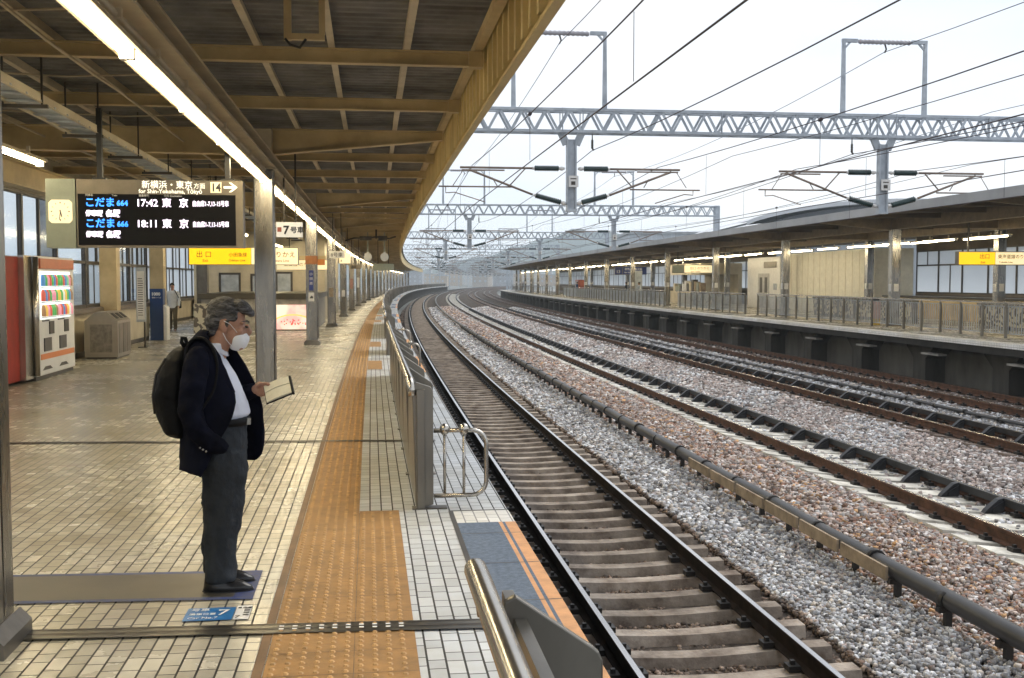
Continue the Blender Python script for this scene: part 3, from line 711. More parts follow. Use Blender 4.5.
for row, (tr, tm) in enumerate((('664', '17:42'), ('666', '18:11'))):
    z = 2.745-row*.28
    text('こだま', .135, M_ledb, t, (-3.96, Y_, z), name='led_lettering', bold=.003, xs=1.0)
    text(tr, .10, M_ledb, t, (-3.535, Y_, z+.005), name='led_lettering', bold=.003)
    text(tm, .135, M_ledw, t, (-3.28, Y_, z), name='led_lettering', bold=.002)
    text('東', .13, M_ledw, t, (-2.93, Y_, z), name='led_lettering', bold=.002); text('京', .13, M_ledw, t, (-2.70, Y_, z), name='led_lettering', bold=.002)
    text('自由席1-7,13-15号車', .085, M_ledw, t, (-2.52, Y_, z+.01), name='led_lettering', bold=.001, xs=.66)
    text('停車駅', .085, M_ledw, t, (-3.95, Y_, z-.13), name='led_lettering', bold=.003, xs=.9)
    text('各駅', .10, M_ledw, t, (-3.68, Y_, z-.135), name='led_lettering', bold=.004, xs=.95)
for x, s_ in ((-3.95, '列車名'), (-3.6, 'Train'), (-3.24, '発車時刻'), (-2.9, '行先 Destination')): text(s_, .035, M_txtw, t, (x, Y_, 2.875), name='sign_lettering')

# ---- hanging signs over the platform
def hang_sign(name, label, s, x0, x1, z0, z1, split=None, ytxt=(), ctxt=(), face1=None, face2=None, depth=.10):
    t = thing(name, label, 'sign', **at(s, 0, 0)); m = MB(); m.box(x0, x1, -depth, depth, z0, z1); m.build('sign_box', M_brz, t)
    xs = split if split else x1
    m = MB(); m.box(x0+.012, xs-.004, -depth-.008, -depth-.001, z0+.012, z1-.012); m.build('sign_face', face1 or M_yel, t)
    if split: m = MB(); m.box(xs+.004, x1-.012, -depth-.008, -depth-.001, z0+.012, z1-.012); m.build('sign_face', face2 or M_cremit, t)
    for (b, x, z, h, mt) in list(ytxt)+list(ctxt): text(b, h, mt, t, (x, -depth-.012, z), name='sign_lettering', bold=.001)
    m = MB()
    for x in (x0+.25*(x1-x0), x0+.75*(x1-x0)): m.box(x-.02, x+.02, -.02, .02, z1, 4.1)
    split_build(m, 'hanger_pole', M_dark, t); return t
M_brn = mat('brown lettering', (.30, .17, .02), .5, var=0)
hang_sign('exit_sign', 'yellow and cream lit exit sign hung across the platform behind the reading man', 24.9, -4.02, -1.62, 2.12, 2.51, -2.66,
          [('出 口', -3.86, 2.30, .15, M_brn), ('Exit', -3.72, 2.19, .08, M_brn), ('小田急線', -3.15, 2.31, .10, M_brn), ('Odakyu Line', -3.15, 2.2, .07, M_brn)],
          [('のりかえ', -2.28, 2.30, .15, M_brn), ('Odawara Line', -2.28, 2.19, .08, M_brn)])
t = thing('car_number_sign', 'small white hanging sign reading 7号車 beside the column behind the man', 'sign', **at(19.4, 0, 0))
m = MB(); m.box(-1.62, -1.17, -.05, .05, 2.53, 2.79); m.build('sign_box', mat('pale grey sign face', (.72, .71, .66), .45, emit=(1, .95, .85), estr=.25, var=.04), t)
text('7', .2, M_txtb, t, (-1.50, -.055, 2.585), name='sign_lettering', bold=.006); text('号車', .12, M_txtb, t, (-1.38, -.055, 2.61), name='sign_lettering', bold=.003)
m = MB(); m.box(-1.60, -1.53, -.056, -.051, 2.62, 2.7); m.build('red_mark', mat('dull red', (.35, .10, .07), .5, var=0), t); m = MB(); m.box(-1.5, -1.47, -.02, .02, 2.79, 3.6); m.box(-1.3, -1.27, -.02, .02, 2.79, 4.1); split_build(m, 'hanger_pole', M_dark, t)
# plates on the third column
t = tag(thing('column_notice', '', '', **at(30.4, CD, 0)), 'orange emblem band round the third stainless column', 'notice')
m = MB(); m.box(-.161, .161, -.161, .161, 2.22, 2.45); m.build('orange_band', mat('rust orange film', (.42, .16, .05), .5, var=.2), t); m = MB(); m.box(.161, .36, -.05, .05, 2.2, 2.36); m.build('side_flag', mat('orange flag sign', (.62, .22, .04), .5, var=.1), t)
t = tag(thing('column_notice', '', '', **at(30.4, CD, 0)), 'narrow deep blue station name plate on the third stainless column', 'notice')
m = MB(); m.box(-.065, .05, -.172, -.161, 1.50, 2.05); m.build('plate', M_navy, t); 
for i, ch in enumerate('小田原'): text(ch, .09, M_txtw, t, (-.052, -.175, 1.92-.13*i), name='sign_lettering')
t = tag(thing('column_notice', '', '', **at(30.4, CD, 0)), 'white square notice with dark mark below the blue column plate', 'notice')
m = MB(); m.box(-.085, .07, -.171, -.161, 1.20, 1.44); m.build('plate', M_white, t); m = MB(); m.prism([(-.06, 1.28), (.05, 1.28), (.04, 1.33), (0, 1.36), (-.03, 1.33)], -.175, -.171, 'y'); m.build('mark', M_txtb, t)
for k, (s, z0_, z1_, lab, mt) in enumerate(((42.3, 1.15, 1.5, 'small tan plate on the fourth stainless column', M_board), (53.9, 1.0, 1.3, 'small white plate on the fifth stainless column', M_white), (65.2, 1.3, 1.9, 'pink poster strip on the sixth stainless column', mat('dull pink poster', (.4, .22, .2), .5)), (76.6, 1.3, 2.0, 'white poster strip on the seventh stainless column', M_white))):
    m = MB(); m.box(-.08, .08, -.172, -.158, z0_, z1_); o = m.build('column_notice', mt); o.location = P(s, CD); o.rotation_euler = (0, 0, -s/R); tag(o, lab, 'notice')
# small hanging number signs further on
for k, (s, xa, xb, za, zb_, body, lab, f) in enumerate(((36.5, -1.45, -.95, 2.52, 2.75, '8号車', 'small hanging car number sign beyond the third column', M_white), (46.0, -1.5, -1.05, 2.5, 2.95, '8', 'lit cream hanging number sign beyond the fourth column', M_cremit), (58, -1.5, -.9, 2.4, 2.62, '禁煙', 'small dark hanging sign beyond the fifth column', M_brz))):
    t = thing('hanging_sign', lab, 'sign', **at(s, 0, 0)); m = MB(); m.box(xa, xb, -.05, .05, za, zb_); m.build('sign_box', f, t); text(body, .16, M_txtb, t, (xa+.04, -.055, za+.05), name='sign_lettering'); m = MB(); m.box(xa+.1, xa+.13, -.015, .015, zb_, 4.0); m.box(xb-.13, xb-.1, -.015, .015, zb_, 4.0); split_build(m, 'hanger_pole', M_dark, t)
hang_sign('transfer_sign', 'cream lit sign hung across the platform beyond the third column', 44, -3.9, -1.85, 2.2, 2.6, None, [], [('新幹線 のりかえ', -3.6, 2.35, .18, M_brn)], face1=M_cremit)
hang_sign('guide_board', 'plain grey beige board hanging over the platform far along', 62, -.35, .85, 2.35, 2.75, None, [], [], face1=M_grgr)
# round platform mirrors / speakers on stems
for k, d in enumerate((-.42, .37)):
    t = thing('hanging_monitor', ('left' if k == 0 else 'right') + ' one of two round pale speakers hanging on stems from the canopy', 'speaker', **at(52, d, 0), group='pair of hanging round speakers')
    m = MB(); m.box(-.03, .03, -.03, .03, 3.05, 4.2); m.build('stem', M_grgr, t)
    m = MB(); m.tube([(0, -.12, 2.90), (0, .10, 2.90)], [.2, .16], 16); m.box(-.05, .05, -.05, .05, 3.0, 3.15); m.build('speaker_body', M_white, t)
t = thing('signal_box', 'dark cable bundle and signal box slung under the canopy beams', 'signal box', **at(50, 0, 0))
m = MB(); m.box(-.75, -.2, -.1, .1, 3.62, 3.8); m.box(.1, .5, -.1, .1, 3.6, 3.82); split_build(m, 'box_body', M_dark, t); m = MB(); m.tube([(-1.4, 0, 3.6), (-1.0, 0, 3.72), (-.5, 0, 3.7), (0, 0, 3.78), (.6, 0, 3.7), (.9, 0, 3.8)], .04, 6); m.box(-.04, .04, -.04, .04, 3.7, 4.2); m.build('cable_bundle', M_black, t)

# ============================================================ BACK WALL, KIOSK THINGS
M_frame = M_dark
def window_wall(label, d, s0, s1, zb=1.14, zt=3.5, bay=2.3, rows=(2.2,), face=M_cream, blank=(), pane=None):
    t = thing('window_wall', label, 'wall', loc=P(s0, d, 0)); 
    m = MB(); m.arc([(d+.06, .12), (d+.06, zb-.12), (d-.06, zb-.12), (d-.06, .12)], s0, s1, closed=True, caps=True); m.arc([(d+.06, zt), (d+.06, 4.35), (d-.06, 4.35), (d-.06, zt)], s0, s1, closed=True, caps=True); m.build('wall_panel', face, t, world=True)
    m = MB(); m.arc([(d+.065, 0), (d+.065, .12), (d-.05, .12), (d-.05, 0)], s0, s1, closed=True, caps=True); m.build('skirting', M_dark, t, world=True)
    m = MB(); m.arc([(d+.16, zb-.13), (d+.16, zb-.02), (d-.06, zb), (d-.06, zb-.13)], s0, s1, closed=True, caps=True); m.build('sill', mat('dark brown sill', (.12, .095, .07), .4, var=.1), t, world=True)
    n = max(1, round((s1-s0)/bay)); bw = (s1-s0)/n
    for i in range(n):
        a, b = s0+i*bw, s0+(i+1)*bw; m = MB()
        for q in (a, b): m.box(-.05, .05, -.045 if q == b else 0, 0 if q == b else .045, zb, zt, Matrix.Translation(P(q, d, 0)) @ Matrix.Rotation(-q/R, 4, 'Z'))
        M2 = Matrix.Translation(P(a, d, 0)) @ Matrix.Rotation(-a/R, 4, 'Z')
        for z in (zb+.03,)+tuple(rows)+(zt-.03,): m.box(-.045, .045, .045, bw-.045, z-.035, z+.035, M2)
        if i % 2: m.box(-.03, .03, bw/2-.03, bw/2+.03, rows[0], zt, M2) if not blank else None
        else: m.box(-.03, .03, bw/2-.03, bw/2+.03, zb, rows[0], M2)
        f = m.build('window', M_frame, t, world=True)
        g = MB(); g.box(-.006, .006, .045, bw-.045, zb+.03, zt-.03, M2)
        go = g.build('pane', pane or M_frost, f); go.matrix_parent_inverse = f.matrix_parent_inverse.copy()
        go.matrix_parent_inverse = Matrix.Translation((0, 0, 0)); f_inv = f.matrix_parent_inverse
        go.matrix_parent_inverse = Matrix()
    return t
window_wall('back wall with dark framed windows behind the vending machines and bin', -6.72, -3, 33.4, pane=M_frostd)
window_wall('far window wall behind the walking man, tall narrow panes', -8.7, 34.5, 78, zb=1.0, zt=3.6, bay=1.5, rows=(2.3,))
for k, (s, d, lab) in enumerate(((27.9, -6.45, 'tan steel pilaster between the windows beside the notice stand'), (33.5, -6.4, 'tan steel pilaster at the end of the window wall by the blue machine'), (42.3, -6.5, 'brown steel post beside the stair parapet behind the walking man'), (10.5, -6.5, 'tan steel pilaster left of the vending machine'))):
    m = MB(); m.box(-.2, .2, -.2, .2, 0, 4.3); o = m.build('wall_pilaster', M_beam if k < 2 else M_panel); o.location = P(s, d); o.rotation_euler = (0, 0, -s/R); tag(o, lab, 'pilaster')

# vending machines: front faces the tracks (+x)
t = thing('vending_machine', 'white drinks vending machine with orange header and lit display shelves', 'vending machine', loc=P(19.75, -5.79, 0), rz=-rad(0))
D_, W_ = .85, 2.50; HV = 2.2
m = MB(); m.box(-D_, 0, 0, W_, .08, HV); m.build('cabinet', M_white, t)
m = MB(); m.box(-D_+.03, -.03, .03, W_-.03, 0, .08); m.build('plinth', M_dark, t)
m = MB(); m.box(.001, .035, .22, W_-.10, HV-.22, HV-.04); m.build('header', mat('orange red header', (.55, .14, .06), .4, var=.05), t)
M_disp = mat('lit display interior', (.7, .75, .75), .5, emit=(.85, 1, .97), estr=1.1, var=0)
m = MB(); m.box(-.02, .012, .16, W_-.08, .10, HV-.23); m.build('front_door', mat('white door', (.80, .80, .78), .35, var=.03), t)
for side, (a, b) in enumerate(((.22, 1.14), (1.20, 2.14))):
    m = MB(); m.box(.012, .022, a, b, 1.08, HV-.27); w_ = m.build('display_window', M_disp, t)
    cols = [(.6, .12, .08), (.1, .4, .12), (.75, .5, .1), (.1, .25, .5), (.7, .7, .65), (.35, .2, .1), (.75, .3, .4), (.2, .55, .3)]
    for r_ in range(3):
        zz = 1.12+r_*.27
        m = MB()
        for j in range(7):
            m.cur = random.randrange(len(cols)); y = a+.07+j*(b-a-.14)/6
            m.tube([(.045, y, zz+.01), (.045, y, zz+.15), (.045, y, zz+.215)], [.048, .048, .02], 8)
        m.build('bottle_row', [bpy.data.materials.get('pk%d' % q) or mat('pk%d' % q, c, .4, var=0, emit=c, estr=.4) for q, c in enumerate(cols)], w_)
        m = MB(); m.box(.022, .07, a+.01, b-.01, zz-.018, zz); m.build('shelf_strip', M_white, w_)
    m = MB(); m.box(.012, .03, a+.52, a+.80, .80, 1.03); m.build('payment_panel', M_dark, t)
    m = MB(); m.box(.012, .03, a+.18, a+.62, .50, .74); m.build('delivery_hatch', mat('dark hatch', (.05, .05, .055), .3), t)
    m = MB()
    for j in range(5): m.box(.012, .028, a+.1+j*.09, a+.15+j*.09, 1.04, 1.06)
    split_build(m, 'button', M_clip, t)
m = MB(); m.box(.013, .022, .2, W_-.12, .36, .46); m.build('orange_stripe', mat('orange stripe', (.75, .25, .08), .4, var=0), t)
m = MB(); m.prism([(.3, .17), (.9, .17), (.75, .23), (.45, .23)], .013, .02, 'x'); m.prism([(1.35, .17), (1.95, .17), (1.8, .23), (1.5, .23)], .013, .02, 'x'); split_build(m, 'base_vent', M_dark, t)
m = MB(); m.tube([(0, .0, .1), (0, .0, HV-.02)], .055, 14); m.build('corner_trim', M_rail_ss, t)
M_red = mat('dark red machine side', (.34, .03, .015), .5, var=.12, spec=.2)
t = thing('vending_machine', 'dark red vending machine with chrome side, left of the white one', 'vending machine', loc=P(18.33, -5.92, 0))
m = MB(); m.box(-.85, 0, 0, 1.38, .06, 2.17); m.build('cabinet', M_red, t)
m = MB(); m.box(.001, .10, .95, 1.37, .06, 2.2); m.build('chrome_side', M_rail_ss, t)
m = MB(); m.box(-.6, -.2, -.012, -.001, 1.6, 1.95); m.build('notice_panel', M_grgr, t); m = MB(); m.box(-.55, -.1, -.02, -.001, .85, 1.1); m.build('delivery_hatch', M_black, t)

# litter bin with gabled top
t = thing('litter_bin', 'grey steel litter bin with sloping slotted top beside the vending machine', 'litter bin', loc=P(25.3, -6.05, 0))
M_bin = mat('bin steel', (.34, .31, .27), .38, .6, var=.06)
m = MB(); m.prism([(-.36, .04), (.36, .04), (.36, .86), (.12, 1.06), (-.12, 1.06), (-.36, .86)], 0, 1.35, 'y'); m.build('bin_body', M_bin, t)
m = MB(); m.box(-.33, .33, .03, 1.3, 0, .04); m.build('bin_plinth', M_dark, t)
for k in range(3):
    y = .1+k*.42
    m = MB(); m.box(.361, .368, y, y+.34, .12, .80); m.build('bin_door', M_panel, t)
    m = MB(); M2 = Matrix.Translation((.245, y+.17, .965)) @ Matrix.Rotation(rad(39.8), 4, 'Y'); m.box(-.09, .09, -.12, .12, 0, .008, M2); m.build('bin_slot', M_black, t)
m = MB(); m.box(-.24, .24, -.008, -.001, .15, .78); m.build('end_panel', mat('marbled panel', (.24, .22, .20), .4, .4, var=.25, scale=8), t)
# notice stand
t = thing('notice_stand', 'tall narrow notice board on a thin pole beside the litter bin', 'notice stand', loc=P(29.6, -6.05, 0))
m = MB(); m.box(-.14, .10, -.04, .04, .68, 2.12); m.build('board_frame', M_gal, t); m = MB(); m.box(-.11, .075, -.047, -.041, .74, 2.02); m.build('notice_sheet', M_white, t)
for z in np.arange(.85, 1.95, .07): pass
m = MB()
for z in np.arange(.85, 1.85, .06): m.box(-.09, .05-.03*random.random(), -.050, -.048, z, z+.02)
m.build('printed_lines', M_dark, t); m = MB(); m.box(.04, .08, -.02, .02, 0, .7); m.box(-.1, .12, -.1, .1, 0, .02); m.build('pole', M_dark, t)
# blue telephone / ticket pillar
t = thing('information_pillar', 'deep blue upright information pillar with white lettering at the wall end', 'pillar', loc=P(33.3, -6.35, 0))
m = MB(); m.box(-.22, .16, -.2, .2, 0, 1.53); m.build('pillar_body', mat('deep blue enamel', (.012, .045, .16), .35, var=.05), t); text('1000', .13, M_txtw, t, (-.17, -.205, 1.33), name='sign_lettering', bold=.004); text('番線 のりば', .05, M_txtw, t, (-.15, -.205, 1.25), name='sign_lettering')
m = MB(); m.prism([(.18, 0), (.27, 0), (.27, .95), (.23, 1.02), (.18, 1.05)], -.25, .25, 'y'); m.build('white_fin', M_white, t)
# stair parapets with mosaic
def mosaic(name):
    m = bpy.data.materials.new(name); m.use_nodes = True; t = m.node_tree; p = t.nodes['Principled BSDF']; vo = t.nodes.new('ShaderNodeTexVoronoi'); vo.inputs['Scale'].default_value = 9
    vo.feature = 'F1'; tc = t.nodes.new('ShaderNodeTexCoord'); cr = t.nodes.new('ShaderNodeValToRGB'); cr.color_ramp.interpolation = 'CONSTANT'
    cr.color_ramp.elements[0].color = (.10, .08, .06, 1); cr.color_ramp.elements[1].position = .5; cr.color_ramp.elements[1].color = (.50, .45, .32, 1)
    sp = t.nodes.new('ShaderNodeSeparateColor')
    t.links.new(tc.outputs['Object'], vo.inputs[0]); t.links.new(vo.outputs['Color'], sp.inputs[0]); t.links.new(sp.outputs[0], cr.inputs[0]); t.links.new(cr.outputs[0], p.inputs['Base Color']); return m
M_mos = mosaic('brown and cream mosaic')
t = thing('stair_enclosure', 'low stair enclosure with a backlit pink poster and dark coping across the platform', 'stair enclosure', **at(38.8, 0, 0))
m = MB(); m.box(-6.0, -2.15, 0, 8, 0, 1.12); m.build('parapet_wall', mat('stone parapet', (.36, .33, .27), .6, var=.2), t)
m = MB(); m.box(-6.1, -2.05, -.08, 8.1, 1.12, 1.32); m.build('coping', mat('dark olive coping', (.07, .06, .04), .35, .2, var=.1), t)
M_post = bpy.data.materials.new('pink floral poster'); M_post.use_nodes = True
tt = M_post.node_tree; pp = tt.nodes['Principled BSDF']; tcn = tt.nodes.new('ShaderNodeTexCoord'); wv = tt.nodes.new('ShaderNodeTexNoise'); wv.inputs['Scale'].default_value = 1.6; wv.inputs['Detail'].default_value = 2
crr = tt.nodes.new('ShaderNodeValToRGB'); e = crr.color_ramp.elements; e[0].position = .38; e[0].color = (1, .55, .5, 1); e[1].position = .5; e[1].color = (1, .82, .68, 1); q = e.new(.62); q.color = (1, .9, .75, 1)
tt.links.new(tcn.outputs['Object'], wv.inputs[0]); tt.links.new(wv.outputs[0], crr.inputs[0]); tt.links.new(crr.outputs[0], pp.inputs['Base Color']); tt.links.new(crr.outputs[0], pp.inputs['Emission Color']); pp.inputs['Emission Strength'].default_value = .45
m = MB(); m.box(-3.75, -2.2, -.06, -.003, .06, .92); o = m.build('backlit_poster', M_post, t)
m = MB()
for i in range(14):
    a0, a1 = pi*.15+pi*.7*i/14, pi*.15+pi*.7*(i+1)/14
    m.bar((-2.85-.85*cos(a0)*1.0, -.065, .05+.52*sin(a0)), (-2.85-.85*cos(a1), -.065, .05+.52*sin(a1)), .05, .004, up=Vector((0, 1, 0)))
m.build('yellow_ribbon', mat('yellow ribbon print', (.9, .6, .15), .5, emit=(1, .7, .2), estr=.5, var=0), o)
m = MB()
for i in range(26):
    x, z = -2.75+random.gauss(0, .22), .22+abs(random.gauss(0, .09)); m.prism([(x+.025*cos(a), z+.025*sin(a)) for a in np.arange(0, 2*pi, 1.05)], -.066, -.061, 'y')
m.build('red_blossoms', mat('red blossom print', (.7, .1, .08), .5, emit=(.8, .12, .1), estr=.4, var=0), o)
m = MB(); m.box(-6.1, -5.3, -1.0, -.4, 0, .98); o = m.build('mosaic_stand', M_mos, t)
t = thing('luggage_machine', 'grey steel machine standing behind the third column on the platform', 'machine', loc=P(33.5, -1.9, 0))
m = MB(); m.box(-.05, .25, -.3, .3, .03, 1.2); m.prism([(-.05, 1.2), (.25, 1.2), (.25, 1.24), (.0, 1.28)], -.3, .3, 'y'); m.build('machine_body', M_panel, t); m = MB(); m.box(-.02, .22, -.308, -.301, .2, 1.1); m.build('front_plate', M_steel, t)
# platform building further on
t = thing('platform_building', 'cream walled platform room with dark doors behind the stair enclosure', 'platform building', **at(52, 0, 0))
m = MB(); m.box(-8.5, -2.45, 0, 14, 0, 4.3); m.build('wall', M_cream, t)
for xa, xb, z0_, z1_, nm in ((-7.35, -6.35, 0, 2.15, 'door'), (-4.75, -3.95, 0, 2.2, 'door'), (-5.9, -5.0, 1.0, 2.1, 'window')):
    m = MB(); m.box(xa, xb, -.03, -.004, z0_, z1_); o = m.build(nm, M_dark, t); m = MB(); m.box(xa+.1, xb-.1, -.045, -.031, z0_+.1 if nm == 'window' else 1.0, z1_-.1); m.build('pane', M_gal, o)
m = MB(); m.box(-8.5, -2.4, -.05, -.005, 2.7, 2.95); m.build('trim_band', M_beam, t)

# ============================================================ FLOOR MARKINGS
def floor_poly(name, mats, polys, label=None, cat=None, z=.006):
    m = MB()
    for mi, pts in polys:
        m.cur = mi; o = len(m.v); m.v += [tuple(P(s, d, z+.0008*mi)) for s, d in pts]; m.face(list(range(o, o+len(pts))))
    ob = m.build(name, mats); tag(ob, label, cat); return ob
sk = .055
def skq(s0, s1, d0, d1): return [(s0-sk*(d0+.66), d0), (s0-sk*(d1+.66), d1), (s1-sk*(d1+.66), d1), (s1-sk*(d0+.66), d0)]
SS = -1
def skq(s0, s1, d0, d1, dr=-.66): return [(s0+.06*(dr-d0), d0), (s0+.06*(dr-d1), d1), (s1+.06*(dr-d1), d1), (s1+.06*(dr-d0), d0)]
q = floor_poly('queue_panel', [M_blue, M_mat], [(0, skq(6.02, 6.62, -3.4, -.64)), (1, skq(6.07, 6.57, -3.4, -.75))]); q['kind'] = 'structure'
q = floor_poly('floor_sign', [M_bluest, M_txtw], [(0, [(5.66, -.96), (5.66, -.71), (5.88, -.71), (5.88, -.96)])], z=.0065)
tag(q, 'blue floor sticker with white lettering at the feet of the reading man', 'floor sign')
e_ = q
for b, x, y, h in (('7', -.80, 5.74, .13), ('号車', -.94, 5.82, .05), ('乗車位置', -.94, 5.75, .035), ('Car No.7', -.94, 5.685, .04)):
    pw = P(y, x, .0095); text(b, h, M_txtw, q, pw, rot=(0, 0, 0), name='lettering', ext=.0005)
q = floor_poly('floor_sign', [M_white], [(0, [(5.66, -.705), (5.66, -.625), (5.90, -.625), (5.90, -.705)])], z=.0065)
tag(q, 'white floor sticker with dark bars right of the blue floor sticker', 'floor sign')
for b, x, y, h in (('自由席', -.70, 5.845, .026), ('7', -.70, 5.68, .06)): text(b, h, M_txtb, q, P(y, x, .0095), rot=(0, 0, 0), name='lettering', ext=.0005)
m = MB()
for i in range(4): o = len(m.v); x = -.66; y = 5.72+.04*i; m.v += [tuple(P(yy, xx, .0085)) for yy, xx in ((y, x), (y, x+.03), (y+.02, x+.03), (y+.02, x))]; m.face([o, o+1, o+2, o+3])
m.build('dark_bars', M_txtb, q)
floor_poly('floor_marking', [M_blue], [(0, [(9.0, -4.3), (9.0, -3.03), (9.35, -3.12), (9.35, -4.3)])])['kind'] = 'structure'

# ============================================================ NEAR PLATFORM FENCE
M_fence = mat('bronze steel fence sheet', (.25, .235, .205), .32, .8, var=.2, scale=1.5, stretch=(1, 1, .4), rvar=.08)
def near_fence(s0, s1, label, rd=0.0):
    t = thing('platform_fence', label, 'fence', loc=P(s0, .38, 0), group='steel fences along the near platform edge')
    m = MB(); m.arc([(.355, .03), (.355, .93), (.385, .93), (.385, .03)], s0+.02, s1-.02, 3, closed=True, caps=True); m.build('fence_panel', M_fence, t, world=True)
    m = MB(); q = .315-rd; pts = [P(s, q, 1.0) for s in np.arange(s0+.12, s1-.11, 1.0)]+[P(s1-.12, q, 1.0)]
    pts = [P(s0, q+.02, .88)]+[P(s0+.06-.06*sin(a), q+.02*cos(a), .94+.06*cos(a)*1.0) if False else P(s0+.07-.07*cos(a), q+.012*(1-sin(a)), .93+.07*sin(a)) for a in np.linspace(0, pi/2, 6)]+pts[1:-1]+[P(s1-.07+.07*cos(a), q+.03*(1-sin(a)), .93+.07*sin(a)) for a in np.linspace(pi/2, 0, 7)]+[P(s1, q+.04, .86)]
    m.tube(pts, .031, 12); m.build('top_rail', M_rail_ss, t, world=True)
    s = s0+.03
    k = 0
    while s < s1+.01 and k < 60:
        m = MB(); M2 = Matrix.Translation(P(min(s, s1-.03), 0, 0)) @ Matrix.Rotation(-s/R, 4, 'Z')
        arc_ = [(.535+.045*sin(a), .80+.045*cos(a)*1.2) for a in (rad(25), rad(50), rad(75), rad(95))]
        if k == 0 and s0 > 5: arc_ = [(a-.085, b+.10) for a, b in arc_]
        m.prism([(.33, .97), (.36, .985)]+arc_+[(arc_[-1][0], .03), (.36, .0)], -.014, .014, 'y', M2)
        if k == 0 and s0 > 5: m.box(.365, .43, -.05, -.012, 0, .93, M2)
        bo = m.build('brace_plate', M_fence, t, world=True); bv = bo.modifiers.new('b', 'BEVEL'); bv.width = .005; bv.segments = 2
        m = MB(); m.box(.33, .60, -.05, .05, 0, .012, M2); m.build('foot_plate', M_panel, t, world=True)
        s += 1.5 if s < 100 else 4; k += 1
def gate_bar(s, label, flip=1):
    t = thing('gate_bar', label, 'gate bar', **at(s, 0, 0), group='bent tube bars closing the fence ends')
    def loop():
        p = [(.50, 0, .60), (.80, 0, .60)]+[(.80+.11*sin(a), 0, .60-.11+.11*cos(a)) for a in np.linspace(.2, pi/2, 5)]+[(.91, 0, .2)]+[(.80+.11*cos(a), 0, .20-.11*sin(a)) for a in np.linspace(.2, pi/2, 5)]+[(.50, 0, .09)]
        return p
    m = MB(); m.tube(loop(), .018, 10); m.build('bent_tube', M_rail_ss, t)
    for x in (.585, .735):
        m = MB(); m.tube([(x, 0, .09), (x, 0, .6)], .012, 8); m.build('upright', M_rail_ss, t)
        m = MB(); m.tube([(x, 0, .56), (x, 0, .585), (x, 0, .61), (x, 0, .64), (x, 0, .655)], [.012, .034, .042, .032, .008], 10); m.build('knob', M_rail_ss, t)
near_fence(-.42, 2.86, 'fence end with polished top tube close to the camera at the slab', .035)
near_fence(8.28, 20.2, 'long fence beside the tactile strip right of the reading man')
gate_bar(8.34, 'bent tube gate bar at the near end of the long fence')
near_fence(25.8, 27.7, 'short fence piece between two door openings beyond the long fence'); gate_bar(20.15, 'bent tube gate bar at the far end of the long fence'); gate_bar(25.85, 'bent tube gate bar at the start of the short fence piece')
near_fence(33.3, 45.2, 'second long fence further along the near platform')
near_fence(50.8, 52.7, 'second short fence piece between door openings'); near_fence(58.3, 70.2, 'third long fence further along the near platform')
near_fence(75.8, 95, 'fourth fence far along the near platform'); near_fence(101, 128, 'fifth fence far along the near platform'); near_fence(131, 375, 'last visible fence curving away with the near platform')

# ============================================================ FAR PLATFORM
fr = thing('far_platform_canopy', 'long canopy of the opposite platform with grey roof edge and dark underside', 'canopy', loc=P(15, 21, 4))
M_edgeg = mat('grey roof edge', (.36, .37, .38), .6, var=.12, scale=.5)
M_under2 = mat('brown painted steel', (.20, .15, .09), .55, var=.15)
M_under = mat('dark brown canopy underside', (.12, .098, .075), .7, var=.2, scale=.8)
M_rooft = mat('pale grey roof sheet', (.36, .38, .40), .6, var=.15, scale=.5)
S1, S2 = 13, 206
m = MB(); m.arc([(17.05, 4.02), (17.05, 4.30), (17.2, 4.32)], S1, S2); m.arc([(17.05, 4.02), (17.12, 4.02), (17.12, 4.1)], S1, S2); m.build('roof_edge', M_edgeg, fr, world=True)
m = MB(); m.arc([(17.2, 4.32), (21.8, 4.55), (21.8, 4.72), (22.4, 4.74), (30, 4.6)], S1, S2); m.build('roof_sheet', M_rooft, fr, world=True)
m = MB(); m.arc([(17.12, 4.1), (20.4, 4.22), (24.9, 4.22), (30, 4.1)], S1, S2); m.build('underside', M_under, fr, world=True)
o = len(m.v); m = MB(); vs = [P(S2, 17.05, 4.02), P(S2, 17.05, 4.3), P(S2, 21.8, 4.7), P(S2, 30, 4.6), P(S2, 30, 4.1)]; m.v = [tuple(v) for v in vs]; m.face([0, 1, 2, 3, 4]); m.build('gable_end', M_edgeg, fr, world=True)
m = MB(); m.arc([(20.15, 4.2), (20.15, 3.78), (20.45, 3.78), (20.45, 4.2)], S1, S2); m.build('girder', M_under2, fr, world=True)
m = MB(); m.arc([(24.55, 4.2), (24.55, 3.8), (24.85, 3.8), (24.85, 4.2)], S1, S2); m.build('girder', M_under2, fr, world=True)
FC = [28.7+11.8*k-11.8 for k in range(0, 17)]
for s in FC:
    m = MB(); M2 = Matrix.Translation(P(s, 0, 0)) @ Matrix.Rotation(-s/R, 4, 'Z')
    m.prism([(20.1, 3.75), (17.2, 4.0), (17.2, 4.09), (20.1, 4.2)], -.06, .06, 'y', M2); m.box(20.4, 24.7, -.06, .06, 3.85, 4.21, M2); m.build('cross_beam', M_under2, fr, world=True)
for s in np.arange(16, 120, 2.95):
    if min(abs(s-f) for f in FC) < 1: continue
    m = MB(); M2 = Matrix.Translation(P(s, 0, 0)) @ Matrix.Rotation(-s/R, 4, 'Z'); m.prism([(20.1, 4.02), (17.2, 4.03), (17.2, 4.09), (20.1, 4.2)], -.04, .04, 'y', M2); m.box(20.5, 24.5, -.04, .04, 4.05, 4.21, M2); m.build('rafter', M_under, fr, world=True)
